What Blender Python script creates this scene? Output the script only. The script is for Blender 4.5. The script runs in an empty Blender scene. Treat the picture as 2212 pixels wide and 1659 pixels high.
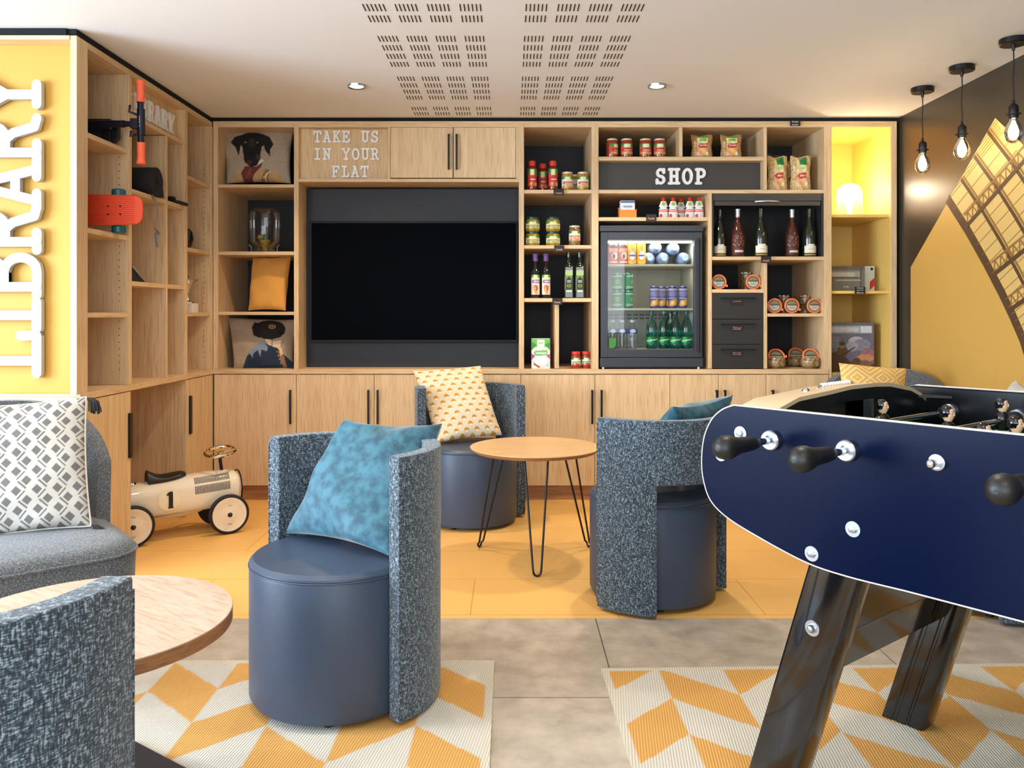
import bpy, math, random
import numpy as np
from mathutils import Vector, Matrix
SC = bpy.context.scene
COL = SC.collection
RND = random.Random(11)

# ------------------------------------------------------------------ camera
F, CX, HY, CAMZ = 1800.0, 1103.0, 678.0, 1.12
cam_d = bpy.data.cameras.new('camera'); cam = bpy.data.objects.new('camera', cam_d); COL.objects.link(cam)
cam.location = (0, 0, CAMZ); cam.rotation_euler = (math.radians(90), 0, 0)
cam_d.sensor_width = 36; cam_d.lens = F / 2212 * 36
cam_d.shift_x = (1106 - CX) / 2212; cam_d.shift_y = -(829.5 - HY) / 2212
cam_d.clip_start = 0.05
SC.camera = cam
# ------------------------------------------------------------------ world, exposure
SC.view_settings.view_transform = 'Standard'; SC.view_settings.look = 'None'
SC.view_settings.exposure = 0.85; SC.view_settings.gamma = 1.0
SC.view_settings.use_curve_mapping = False
W = bpy.data.worlds.new('world'); SC.world = W; W.use_nodes = True
bg = W.node_tree.nodes['Background']; bg.inputs[0].default_value = (0.75, 0.87, 1, 1); bg.inputs[1].default_value = 0.6

def area(name, loc, target, sx, sy, power, col, spread=180):
    d = bpy.data.lights.new(name, 'AREA'); d.shape = 'RECTANGLE'; d.size = sx; d.size_y = sy
    d.energy = power; d.color = col; d.spread = math.radians(spread)
    o = bpy.data.objects.new(name, d); COL.objects.link(o); o.location = loc
    o.rotation_euler = (Vector(target) - Vector(loc)).to_track_quat('-Z', 'Y').to_euler()
    return o
def spot(name, loc, target, power, col, ang=95, blend=.6, r=.04):
    d = bpy.data.lights.new(name, 'SPOT'); d.energy = power; d.color = col
    d.spot_size = math.radians(ang); d.spot_blend = blend; d.shadow_soft_size = r
    o = bpy.data.objects.new(name, d); COL.objects.link(o); o.location = loc
    o.rotation_euler = (Vector(target) - Vector(loc)).to_track_quat('-Z', 'Y').to_euler()
    return o
def point(name, loc, power, col, r=.03):
    d = bpy.data.lights.new(name, 'POINT'); d.energy = power; d.color = col; d.shadow_soft_size = r
    o = bpy.data.objects.new(name, d); COL.objects.link(o); o.location = loc
    return o
DAY = (0.80, 0.90, 1.0); WARM = (1.0, 0.74, 0.46)
# daylight through the windows behind the camera and on the left
area('window_daylight_front', (-0.9, -2.45, 1.35), (-0.9, 3, 1.1), 5.2, 1.8, 78, (.88,.94,1.0))
area('window_daylight_left', (-4.35, 0.9, 1.30), (0, 1.6, 0.9), 2.6, 1.7, 190, (.66, .82, 1.0))
# ceiling downlights (two in view, the rest of the grid nearer the camera)
for i, (x, y, p) in enumerate([(-.795, 4.30, 40), (.755, 4.30, 40), (-.795, 2.2, 26), (.755, 2.2, 26), (-2.35, 2.2, 26), (-.795, .3, 20), (.755, .3, 20)]):
    spot('downlight_lamp', (x, y, 2.27), (x, y + .001, 0), p, ((1.0, .72, .46) if x < 0 else (1.0, .88, .70)) if y > 4 else (1.0, .90, .76), 130, .8, .05)

# ------------------------------------------------------------------ helpers
def PX(px, Y): return (px - CX) / F * Y
def PZ(py, Y): return CAMZ - (py - HY) / F * Y
def P(px, py, Y): return Vector((PX(px, Y), Y, PZ(py, Y)))
def lin(c):
    return tuple((x / 255 / 12.92) if x / 255 <= .04045 else ((x / 255 + .055) / 1.055) ** 2.4 for x in c)
I4 = Matrix.Identity(4)
WM = {}
def rotz(a): return Matrix.Rotation(a, 4, 'Z')

def tag(o, label=None, cat=None, group=None, kind=None):
    if label: o['label'] = label
    if cat: o['category'] = cat
    if group: o['group'] = group
    if kind: o['kind'] = kind
    return o
def thing(name, label, cat, loc=(0, 0, 0), rz=0, group=None):
    o = bpy.data.objects.new(name, None); o.empty_display_size = .05; COL.objects.link(o)
    o.location = loc; o.rotation_euler = (0, 0, rz); tag(o, label, cat, group)
    WM[o.name] = Matrix.Translation(Vector(loc)) @ rotz(rz)
    return o
def kids(o):
    return [c for c in COL.objects if c.parent == o]
KID = {}
def dup(root, loc, rz=0, label=None, group=None, rot=None):
    r = root.copy(); COL.objects.link(r); r.location = loc; r.rotation_euler = rot if rot else (0, 0, rz)
    if label: r['label'] = label
    if group: r['group'] = group
    for ch in KID.get(root.name, []):
        c = ch.copy(); COL.objects.link(c); c.parent = r; KID.setdefault(r.name, []).append(c)
        for g in KID.get(ch.name, []):
            e = g.copy(); COL.objects.link(e); e.parent = c; KID.setdefault(c.name, []).append(e)
    return r
def put(o, loc, rz=0, rot=None):
    o.location = loc; o.rotation_euler = rot if rot else (0, 0, rz); return o

class MB:
    def __init__(s): s.v = []; s.f = []; s.m = []; s.c = []
    def add(s, vs, fs, mi=0, T=None, cols=None):
        b = len(s.v)
        for p in vs:
            p = Vector(p)
            if T is not None: p = T @ p
            s.v.append(p)
        for f in fs: s.f.append([b + i for i in f]); s.m.append(mi)
        if cols is not None:
            while len(s.c) < b: s.c.append((1, 1, 1))
            s.c.extend(cols)
        return s
    def box(s, x0, y0, z0, x1, y1, z1, mi=0, T=None):
        vs = [(x, y, z) for z in (z0, z1) for y in (y0, y1) for x in (x0, x1)]
        fs = [(0, 2, 3, 1), (4, 5, 7, 6), (0, 1, 5, 4), (2, 6, 7, 3), (0, 4, 6, 2), (1, 3, 7, 5)]
        return s.add(vs, fs, mi, T)
    def lathe(s, prof, n=24, c=(0, 0, 0), mi=0, T=None, a0=0, a1=360, cap=True):
        full = abs(a1 - a0) >= 359.9
        k = n if full else n + 1
        vs = []; fs = []
        for (r, z) in prof:
            for i in range(k):
                a = math.radians(a0 + (a1 - a0) * i / n)
                vs.append((c[0] + r * math.cos(a), c[1] + r * math.sin(a), c[2] + z))
        for j in range(len(prof) - 1):
            for i in range(n):
                i2 = (i + 1) % k
                fs.append((j * k + i, j * k + i2, (j + 1) * k + i2, (j + 1) * k + i))
        if full and cap:
            if prof[0][0] > 1e-5: fs.append(tuple(reversed(range(k))))
            if prof[-1][0] > 1e-5: fs.append(tuple(range((len(prof) - 1) * k, len(prof) * k)))
        return s.add(vs, fs, mi, T)
    def cyl(s, p0, p1, r0, r1=None, n=20, mi=0):
        if r1 is None: r1 = r0
        p0 = Vector(p0); p1 = Vector(p1); d = p1 - p0
        T = Matrix.Translation(p0) @ d.to_track_quat('Z', 'Y').to_matrix().to_4x4()
        return s.lathe([(r0, 0), (r1, d.length)], n, mi=mi, T=T)
    def lat_dir(s, prof, p0, d, n=20, mi=0):
        T = Matrix.Translation(Vector(p0)) @ Vector(d).to_track_quat('Z', 'Y').to_matrix().to_4x4()
        return s.lathe(prof, n, mi=mi, T=T)
    def sphere(s, c, r, n=16, mi=0, sc=(1, 1, 1)):
        prof = [(max(r * math.sin(math.pi * i / (n // 2)), 0), -r * math.cos(math.pi * i / (n // 2))) for i in range(n // 2 + 1)]
        prof[0] = (0, -r); prof[-1] = (0, r)
        T = Matrix.Translation(Vector(c)) @ Matrix.Diagonal((*sc, 1))
        return s.lathe(prof, n, mi=mi, T=T)
    def tube(s, pts, r, n=8, closed=False, mi=0, flat=1.0):
        pts = [Vector(p) for p in pts]; N = len(pts); vs = []; fs = []
        t0 = (pts[1] - pts[0]).normalized(); up = Vector((0, 0, 1))
        if abs(t0.dot(up)) > .9: up = Vector((1, 0, 0))
        nrm = t0.cross(up).normalized()
        for i, p in enumerate(pts):
            a = pts[(i - 1) % N] if (closed or i > 0) else p
            b = pts[(i + 1) % N] if (closed or i < N - 1) else p
            t = (b - a).normalized()
            nrm = (nrm - t * nrm.dot(t)).normalized(); bn = t.cross(nrm)
            for k in range(n):
                an = 2 * math.pi * k / n
                vs.append(p + nrm * (r * math.cos(an)) + bn * (r * flat * math.sin(an)))
        m = N if closed else N - 1
        for i in range(m):
            j = (i + 1) % N
            for k in range(n):
                fs.append((i * n + k, i * n + (k + 1) % n, j * n + (k + 1) % n, j * n + k))
        if not closed:
            fs.append(tuple(reversed(range(n)))); fs.append(tuple(range((N - 1) * n, N * n)))
        return s.add(vs, fs, mi)
    def prism(s, poly, fr, d0, d1, mi=0, mside=None):
        n = len(poly)
        vs = [fr(a, b, d0) for a, b in poly] + [fr(a, b, d1) for a, b in poly]
        s.add(vs, [tuple(range(n)), tuple(reversed(range(n, 2 * n)))], mi)
        b = len(s.v) - 2 * n
        for i in range(n):
            j = (i + 1) % n
            s.f.append([b + i, b + n + i, b + n + j, b + j]); s.m.append(mi if mside is None else mside)
        return s
    def grid(s, f, nu, nv, mi=0, paint=None, flip=False):
        U = np.linspace(0, 1, nu + 1); V = np.linspace(0, 1, nv + 1)
        vs = [f(u, v) for v in V for u in U]
        fs = []
        for j in range(nv):
            for i in range(nu):
                q = (j * (nu + 1) + i, j * (nu + 1) + i + 1, (j + 1) * (nu + 1) + i + 1, (j + 1) * (nu + 1) + i)
                fs.append(tuple(reversed(q)) if flip else q)
        cols = None
        if paint is not None:
            uu, vv = np.meshgrid(U, V); cc = paint(uu.ravel(), vv.ravel()); cols = [tuple(x) for x in cc]
        return s.add(vs, fs, mi, cols=cols)
    def build(s, name, mats, parent=None, smooth=35, bevel=0, seg=2, label=None, cat=None, group=None, kind=None, sub=0, world=True, origin=None):
        me = bpy.data.meshes.new(name)
        vs = s.v; loc = Vector((0, 0, 0))
        if parent is not None:
            if world:
                inv = WM[parent.name].inverted(); vs = [inv @ p for p in vs]
        elif origin is not None:
            loc = Vector(origin); vs = [p - loc for p in vs]
        elif kind != 'structure':
            xs = [p.x for p in vs]; ys = [p.y for p in vs]; zs = [p.z for p in vs]
            loc = Vector(((min(xs) + max(xs)) / 2, (min(ys) + max(ys)) / 2, min(zs))); vs = [p - loc for p in vs]
        me.from_pydata([tuple(p) for p in vs], [], s.f)
        if not isinstance(mats, (list, tuple)): mats = [mats]
        for m in mats: me.materials.append(MT[m] if isinstance(m, str) else m)
        me.polygons.foreach_set('material_index', s.m)
        if s.c:
            while len(s.c) < len(s.v): s.c.append((1, 1, 1))
            at = me.color_attributes.new('Col', 'FLOAT_COLOR', 'POINT')
            a = np.ones((len(s.v), 4), dtype=np.float32); a[:, :3] = np.array(s.c)
            at.data.foreach_set('color', a.ravel())
        me.update()
        if smooth:
            me.polygons.foreach_set('use_smooth', [True] * len(me.polygons))
            me.set_sharp_from_angle(angle=math.radians(smooth))
        o = bpy.data.objects.new(name, me); COL.objects.link(o); o.location = loc
        if parent is not None:
            o.parent = parent; WM[o.name] = WM[parent.name]; KID.setdefault(parent.name, []).append(o)
        if bevel:
            b = o.modifiers.new('bevel', 'BEVEL'); b.width = bevel; b.segments = seg; b.limit_method = 'ANGLE'; b.angle_limit = math.radians(40)
            b.harden_normals = False
        if sub:
            b = o.modifiers.new('sub', 'SUBSURF'); b.levels = sub; b.render_levels = sub
        return tag(o, label, cat, group, kind)

# ------------------------------------------------------------------ pictures painted as print (colour attribute)
class Pic:
    def __init__(s, base): s.base = np.array(lin(base)); s.sh = []
    def poly(s, pts, c): s.sh.append(('p', np.array(pts, float), lin(c))); return s
    def ell(s, cx, cy, rx, ry, c): s.sh.append(('e', (cx, cy, rx, ry), lin(c))); return s
    def rect(s, x0, y0, x1, y1, c): s.sh.append(('r', (x0, y0, x1, y1), lin(c))); return s
    def line(s, pts, w, c): s.sh.append(('l', (np.array(pts, float), w), lin(c))); return s
    def noise(s, amp, sx, sy): s.sh.append(('n', (amp, sx, sy), None)); return s
    def __call__(s, u, v):
        out = np.tile(s.base, (len(u), 1)).astype(float)
        for k, d, c in s.sh:
            if k == 'r': m = (u >= d[0]) & (v >= d[1]) & (u <= d[2]) & (v <= d[3])
            elif k == 'e': m = ((u - d[0]) / d[2]) ** 2 + ((v - d[1]) / d[3]) ** 2 <= 1
            elif k == 'p':
                m = np.zeros(len(u), bool); n = len(d); j = n - 1
                for i in range(n):
                    xi, yi = d[i]; xj, yj = d[j]
                    cnd = ((yi > v) != (yj > v)) & (u < (xj - xi) * (v - yi) / (yj - yi + 1e-12) + xi)
                    m ^= cnd; j = i
            elif k == 'l':
                m = np.zeros(len(u), bool); pts, w = d
                for a, b in zip(pts[:-1], pts[1:]):
                    ab = b - a; t = np.clip(((u - a[0]) * ab[0] + (v - a[1]) * ab[1]) / (ab @ ab + 1e-12), 0, 1)
                    m |= (u - a[0] - t * ab[0]) ** 2 + (v - a[1] - t * ab[1]) ** 2 <= w * w
            elif k == 'n':
                rs = np.random.RandomState(3).rand(64, 64)
                q = rs[(np.floor(u * d[1]).astype(int)) % 64, (np.floor(v * d[2]).astype(int)) % 64]
                out *= (1 + d[0] * (q - .5))[:, None]; continue
            out[m] = c
        return out

# ------------------------------------------------------------------ materials
MT = {}
def newmat(name):
    m = bpy.data.materials.new(name); m.use_nodes = True; MT[name] = m
    nt = m.node_tree; return m, nt, nt.nodes['Principled BSDF']
def N(nt, t, **kw):
    n = nt.nodes.new(t)
    for k, v in kw.items():
        if k in n.inputs.keys() if isinstance(k, str) else False: n.inputs[k].default_value = v
        else: setattr(n, k, v)
    return n
def basic(name, col, rough=.5, metal=0, bump=None, var=None, sheen=0, coat=0, emis=None, spec=None):
    m, nt, b = newmat(name); c = lin(col)
    b.inputs['Base Color'].default_value = (*c, 1); b.inputs['Roughness'].default_value = rough; b.inputs['Metallic'].default_value = metal
    if spec is not None: b.inputs['Specular IOR Level'].default_value = spec
    if sheen: b.inputs['Sheen Weight'].default_value = sheen; b.inputs['Sheen Roughness'].default_value = .4
    if coat: b.inputs['Coat Weight'].default_value = coat; b.inputs['Coat Roughness'].default_value = .05
    if emis: b.inputs['Emission Color'].default_value = (*lin(emis[0]), 1); b.inputs['Emission Strength'].default_value = emis[1]
    tc = None
    if bump or var: tc = nt.nodes.new('ShaderNodeTexCoord')
    if bump:
        nz = nt.nodes.new('ShaderNodeTexNoise'); nz.inputs['Scale'].default_value = bump[0]; nz.inputs['Detail'].default_value = 3
        bp = nt.nodes.new('ShaderNodeBump'); bp.inputs['Strength'].default_value = bump[1]; bp.inputs['Distance'].default_value = bump[2] if len(bump) > 2 else .002
        nt.links.new(tc.outputs['Object'], nz.inputs['Vector']); nt.links.new(nz.outputs['Fac'], bp.inputs['Height']); nt.links.new(bp.outputs['Normal'], b.inputs['Normal'])
    if var:
        nz = nt.nodes.new('ShaderNodeTexNoise'); nz.inputs['Scale'].default_value = var[0]; nz.inputs['Detail'].default_value = 4
        mx = nt.nodes.new('ShaderNodeMix'); mx.data_type = 'RGBA'
        mx.inputs[6].default_value = (*c, 1); mx.inputs[7].default_value = (*lin(var[1]), 1)
        rp = nt.nodes.new('ShaderNodeValToRGB'); rp.color_ramp.elements[0].position = .5 - var[2]; rp.color_ramp.elements[1].position = .5 + var[2]
        nt.links.new(tc.outputs['Object'], nz.inputs['Vector']); nt.links.new(nz.outputs['Fac'], rp.inputs['Fac']); nt.links.new(rp.outputs['Color'], mx.inputs[0]); nt.links.new(mx.outputs[2], b.inputs['Base Color'])
    return m
def wood(name, sc, c1, c2, c3, rough=.5):
    m, nt, b = newmat(name); b.inputs['Roughness'].default_value = rough
    tc = nt.nodes.new('ShaderNodeTexCoord'); mp = nt.nodes.new('ShaderNodeMapping'); mp.inputs['Scale'].default_value = sc
    n1 = nt.nodes.new('ShaderNodeTexNoise'); n1.inputs['Scale'].default_value = 1; n1.inputs['Detail'].default_value = 5; n1.inputs['Distortion'].default_value = .6
    n2 = nt.nodes.new('ShaderNodeTexNoise'); n2.inputs['Scale'].default_value = 6; n2.inputs['Detail'].default_value = 3
    r1 = nt.nodes.new('ShaderNodeValToRGB'); e = r1.color_ramp.elements
    e[0].position = .3; e[0].color = (*lin(c1), 1); e[1].position = .7; e[1].color = (*lin(c2), 1)
    r2 = nt.nodes.new('ShaderNodeValToRGB'); e = r2.color_ramp.elements; e[0].position = .36; e[0].color = (1, 1, 1, 1); e[1].position = .5; e[1].color = (0, 0, 0, 1)
    mx = nt.nodes.new('ShaderNodeMix'); mx.data_type = 'RGBA'; mx.inputs[7].default_value = (*lin(c3), 1)
    ml = nt.nodes.new('ShaderNodeMath'); ml.operation = 'MULTIPLY'; ml.inputs[1].default_value = .55
    L = nt.links.new
    L(tc.outputs['Object'], mp.inputs[0]); L(mp.outputs[0], n1.inputs['Vector']); L(mp.outputs[0], n2.inputs['Vector'])
    L(n1.outputs['Fac'], r1.inputs['Fac']); L(n2.outputs['Fac'], r2.inputs['Fac']); L(r2.outputs['Color'], ml.inputs[0]); L(ml.outputs[0], mx.inputs[0])
    L(r1.outputs['Color'], mx.inputs[6]); L(mx.outputs[2], b.inputs['Base Color'])
    bp = nt.nodes.new('ShaderNodeBump'); bp.inputs['Strength'].default_value = .15; bp.inputs['Distance'].default_value = .001
    L(n2.outputs['Fac'], bp.inputs['Height']); L(bp.outputs['Normal'], b.inputs['Normal'])
OA = ((228, 199, 157), (212, 180, 136), (181, 144, 99))
wood('oak_v', (30, 30, 1.1), *OA); wood('oak_x', (1.1, 30, 30), *OA); wood('oak_y', (30, 1.1, 30), *OA)
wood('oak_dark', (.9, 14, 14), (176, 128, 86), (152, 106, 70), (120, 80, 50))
wood('table_oak', (3, 22, 22), (204, 182, 162), (192, 166, 144), (170, 140, 116), .45)
wood('table_edge', (6, 6, 60), (170, 120, 76), (140, 94, 56), (110, 70, 40))
wood('ply_top', (1.5, 18, 18), (222, 184, 134), (210, 170, 118), (190, 148, 98), .4)
def weave(name, dark, mid, light, sc=1.0, rough=.85, thr=.52):
    m, nt, b = newmat(name); b.inputs['Roughness'].default_value = rough; b.inputs['Sheen Weight'].default_value = .25
    L = nt.links.new; tc = nt.nodes.new('ShaderNodeTexCoord'); outs = []
    for s in ((330, 330, 90), (110, 110, 420)):
        mp = nt.nodes.new('ShaderNodeMapping'); mp.inputs['Scale'].default_value = tuple(x * sc for x in s)
        nz = nt.nodes.new('ShaderNodeTexNoise'); nz.inputs['Scale'].default_value = 1; nz.inputs['Detail'].default_value = 2
        L(tc.outputs['Object'], mp.inputs[0]); L(mp.outputs[0], nz.inputs['Vector']); outs.append(nz)
    mn = nt.nodes.new('ShaderNodeMath'); mn.operation = 'ADD'; L(outs[0].outputs['Fac'], mn.inputs[0]); L(outs[1].outputs['Fac'], mn.inputs[1])
    hv = nt.nodes.new('ShaderNodeMath'); hv.operation = 'MULTIPLY'; hv.inputs[1].default_value = .5; L(mn.outputs[0], hv.inputs[0])
    rp = nt.nodes.new('ShaderNodeValToRGB'); e = rp.color_ramp.elements
    e[0].position = thr - .1; e[0].color = (*lin(dark), 1); e[1].position = thr + .1; e[1].color = (*lin(light), 1)
    q = e.new(thr); q.color = (*lin(mid), 1)
    L(hv.outputs[0], rp.inputs['Fac']); L(rp.outputs['Color'], b.inputs['Base Color'])
    bp = nt.nodes.new('ShaderNodeBump'); bp.inputs['Strength'].default_value = .5; bp.inputs['Distance'].default_value = .0015
    L(hv.outputs[0], bp.inputs['Height']); L(bp.outputs['Normal'], b.inputs['Normal'])
weave('tweed', (22, 32, 42), (58, 75, 88), (142, 158, 166), 1.0)
weave('gray_wool', (62, 64, 66), (92, 95, 98), (140, 143, 145), 1.6, .9)
basic('leather', (58, 71, 90), .42, bump=(220, .25, .001), spec=.45)
basic('velvet', (56, 108, 124), .65, sheen=.4, var=(34, (28, 72, 90), .14))
basic('ochre_cloth', (222, 160, 74), .9, bump=(120, .5, .003), sheen=.2)
basic('yellow_paint', (236, 198, 108), .55)
basic('library_yellow', (196, 150, 62), .65)
basic('white_letter', (242, 242, 240), .5)
basic('big_letter', (176, 178, 182), .5)
basic('ceiling_white', (232, 233, 234), .9)
basic('wall_white', (225, 224, 222), .85)
basic('black_panel', (22, 23, 26), .6)
basic('tv_panel', (36, 38, 44), .42, spec=.3)
basic('tv_screen', (3, 4, 9), .3, spec=.012)
basic('tv_bezel', (5, 5, 7), .4, spec=.2)
basic('wall_black', (56, 50, 40), .36, bump=(4, .04, .01))
basic('black_metal', (18, 17, 17), .4, metal=.3)
basic('black_plastic', (16, 16, 17), .45)
basic('rubber', (24, 24, 25), .7)
basic('slot_black', (10, 10, 10), .9)
basic('shop_panel', (64, 60, 56), .45)
basic('drawer_black', (40, 38, 37), .5)
basic('fridge_body', (62, 66, 74), .38, metal=.3)
basic('fridge_inner', (176, 172, 156), .5)
basic('chrome', (225, 225, 228), .12, metal=1)
basic('gold_chrome', (246, 228, 202), .08, metal=1)
basic('steel', (190, 196, 204), .3, metal=1)
basic('navy', (3, 12, 40), .24, spec=.10)
basic('foos_inner', (12, 13, 18), .25)
basic('foos_edge', (200, 194, 184), .5)
basic('foos_black', (12, 12, 14), .14, coat=.6)
basic('beige_cap', (206, 180, 144), .4)
basic('skin', (232, 190, 152), .35)
basic('black_gloss', (12, 12, 14), .12, coat=.5)
basic('white_gloss', (238, 238, 236), .2)
basic('pitch', (52, 110, 60), .5)
basic('cream_metal', (238, 226, 202), .18, coat=.6)
basic('cream_disc', (246, 232, 200), .3)
basic('wheel_cream', (236, 222, 198), .25, coat=.4)
basic('scooter_blue', (24, 28, 44), .3, metal=.4)
basic('grip_orange', (250, 104, 66), .6)
basic('deck_orange', (238, 82, 44), .5)
basic('teal_wheel', (20, 92, 100), .35)
basic('mat_black', (30, 30, 32), .85, bump=(160, .6, .003))
basic('strap_gray', (140, 138, 134), .8)
basic('black_base', (34, 36, 42), .45, bump=(300, .2, .001))
basic('red_cap', (224, 52, 40), .4)
basic('ketchup', (120, 22, 18), .15, coat=.5)
basic('mustard', (196, 150, 60), .25, var=(160, (150, 104, 30), .1), coat=.5)
basic('pickle', (178, 150, 52), .25, var=(140, (120, 110, 30), .1), coat=.5)
basic('beans', (160, 124, 84), .25, var=(160, (96, 66, 40), .1), coat=.5)
basic('sauce', (150, 50, 28), .2, coat=.5)
basic('green_lid', (20, 78, 70), .3, metal=.4)
basic('cream_lid', (216, 206, 180), .3, metal=.3)
basic('purple_cap', (112, 76, 140), .5)
basic('dark_glass', (14, 16, 18), .06, coat=.5)
basic('green_glass_dark', (26, 34, 20), .05, coat=.6)
basic('rose_wine', (76, 34, 26), .08, coat=.6)
basic('silver_foil', (196, 196, 200), .3, metal=.8)
basic('orange_ring', (232, 128, 78), .5)
basic('pate', (176, 150, 110), .3, var=(60, (110, 84, 50), .12), coat=.4)
basic('green_can', (30, 130, 70), .25, metal=.5)
basic('purple_can', (74, 66, 140), .25, metal=.5)
basic('red_can', (224, 70, 44), .3, metal=.3)
basic('yellow_can', (250, 184, 44), .3, metal=.3)
basic('cap_blue', (196, 220, 248), .4)
basic('pet_blue', (112, 128, 164), .12, coat=.4)
basic('pasta', (206, 160, 96), .5, var=(150, (140, 96, 44), .1), coat=.4)
basic('noodle', (226, 200, 142), .5, var=(170, (156, 122, 62), .1), coat=.3)
basic('card_orange', (236, 140, 50), .6)
basic('white_pack', (226, 228, 230), .3, coat=.3)
basic('tag_black', (28, 25, 25), .6)
basic('chalk', (236, 176, 160), .7)
basic('chalk_white', (236, 236, 232), .7)
basic('gamebox', (104, 98, 86), .5)
basic('gamebox_white', (208, 216, 214), .5)
basic('gamebox_dark', (88, 84, 96), .5)
basic('silver', (200, 198, 192), .18, metal=1)
basic('marble_white', (234, 226, 214), .4)
basic('tassel', (48, 46, 46), .95)
basic('cushion_cream', (226, 222, 212), .95)
basic('bulb_glow', (255, 246, 225), .4, emis=((255, 240, 205), 30))
basic('lamp_glow', (255, 250, 240), .4, emis=((255, 246, 226), 10))
basic('down_glow', (255, 250, 240), .4, emis=((255, 240, 214), 9))
basic('fridge_glow', (255, 255, 245), .4, emis=((255, 252, 232), 1.6))
basic('mural_yellow', (212, 168, 84), .55)
basic('mural_light', (222, 186, 112), .5)
basic('mural_dark', (88, 62, 36), .6)
basic('mural_mid', (150, 108, 54), .6)
basic('red_star', (196, 44, 44), .4)
basic('green_sticker', (60, 132, 56), .5)
# print
for nm, ro, bs in (('print', .55, 0), ('print_cloth', .92, 1)):
    m, nt, b = newmat(nm); b.inputs['Roughness'].default_value = ro
    at = nt.nodes.new('ShaderNodeVertexColor'); at.layer_name = 'Col'; nt.links.new(at.outputs['Color'], b.inputs['Base Color'])
    if bs:
        tc = nt.nodes.new('ShaderNodeTexCoord'); nz = nt.nodes.new('ShaderNodeTexNoise'); nz.inputs['Scale'].default_value = 350
        bp = nt.nodes.new('ShaderNodeBump'); bp.inputs['Strength'].default_value = .5; bp.inputs['Distance'].default_value = .002
        nt.links.new(tc.outputs['Object'], nz.inputs['Vector']); nt.links.new(nz.outputs['Fac'], bp.inputs['Height']); nt.links.new(bp.outputs['Normal'], b.inputs['Normal'])
def glass(name, tint, refl=.06, base=.02, rough=.02):
    m, nt, b = newmat(name); nt.nodes.remove(b); out = nt.nodes['Material Output']
    tr = nt.nodes.new('ShaderNodeBsdfTransparent'); tr.inputs[0].default_value = (*tint, 1)
    gl = nt.nodes.new('ShaderNodeBsdfGlossy'); gl.inputs['Roughness'].default_value = rough
    lw = nt.nodes.new('ShaderNodeLayerWeight'); lw.inputs[0].default_value = .35
    mu = nt.nodes.new('ShaderNodeMath'); mu.operation = 'MULTIPLY_ADD'; mu.inputs[1].default_value = refl * 6; mu.inputs[2].default_value = base; mu.use_clamp = True
    mx = nt.nodes.new('ShaderNodeMixShader')
    nt.links.new(lw.outputs['Fresnel'], mu.inputs[0]); nt.links.new(mu.outputs[0], mx.inputs[0]); nt.links.new(tr.outputs[0], mx.inputs[1]); nt.links.new(gl.outputs[0], mx.inputs[2]); nt.links.new(mx.outputs[0], out.inputs[0])
glass('glass', (.96, .97, .97), .1, .03); glass('glass_green', (.10, .62, .52), .1, .05); glass('glass_amber', (.97, .93, .86), .16, .07); glass('pane', (.95, .97, .97), .05, .02); glass('film', (.92, .93, .92), .12, .06, .15)
m, nt, b = newmat('glass_frost'); nt.nodes.remove(b)
tr = nt.nodes.new('ShaderNodeBsdfTransparent'); tl = nt.nodes.new('ShaderNodeBsdfTranslucent'); gl = nt.nodes.new('ShaderNodeBsdfGlossy'); gl.inputs['Roughness'].default_value = .05
tl.inputs[0].default_value = (.95, .92, .86, 1); mx1 = nt.nodes.new('ShaderNodeMixShader'); mx1.inputs[0].default_value = .12; mx2 = nt.nodes.new('ShaderNodeMixShader'); mx2.inputs[0].default_value = .08
nt.links.new(tr.outputs[0], mx1.inputs[1]); nt.links.new(tl.outputs[0], mx1.inputs[2]); nt.links.new(mx1.outputs[0], mx2.inputs[1]); nt.links.new(gl.outputs[0], mx2.inputs[2]); nt.links.new(mx2.outputs[0], nt.nodes['Material Output'].inputs[0])
# floors
def floor_mat(name, c1, c2, seam, bw, rh, off, rough, ns, mottle=None):
    m, nt, b = newmat(name); b.inputs['Roughness'].default_value = rough; L = nt.links.new
    tc = nt.nodes.new('ShaderNodeTexCoord'); mp = nt.nodes.new('ShaderNodeMapping'); mp.inputs['Location'].default_value = off
    br = nt.nodes.new('ShaderNodeTexBrick'); br.inputs['Scale'].default_value = 1; br.inputs['Brick Width'].default_value = bw; br.inputs['Row Height'].default_value = rh
    br.inputs['Mortar Size'].default_value = .0022; br.inputs['Mortar Smooth'].default_value = .2; br.offset = .5
    nz = nt.nodes.new('ShaderNodeTexNoise'); nz.inputs['Scale'].default_value = ns; nz.inputs['Detail'].default_value = 8; nz.inputs['Roughness'].default_value = .65
    rp = nt.nodes.new('ShaderNodeValToRGB'); e = rp.color_ramp.elements; e[0].position = .32; e[0].color = (*lin(c1), 1); e[1].position = .68; e[1].color = (*lin(c2), 1)
    mx = nt.nodes.new('ShaderNodeMix'); mx.data_type = 'RGBA'; mx.inputs[7].default_value = (*lin(seam), 1)
    L(tc.outputs['Object'], mp.inputs[0]); L(mp.outputs[0], br.inputs['Vector']); L(tc.outputs['Object'], nz.inputs['Vector']); L(nz.outputs['Fac'], rp.inputs['Fac'])
    L(rp.outputs['Color'], mx.inputs[6]); L(br.outputs['Fac'], mx.inputs[0]); L(mx.outputs[2], b.inputs['Base Color'])
floor_mat('floor_orange', (232, 178, 98), (238, 186, 106), (200, 142, 66), 1.1, .42, (.15, -.16, 0), .5, 3)
floor_mat('floor_stone', (160, 146, 130), (196, 182, 165), (90, 82, 74), .92, .633, (.148, .10, 0), .45, 9)
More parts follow.
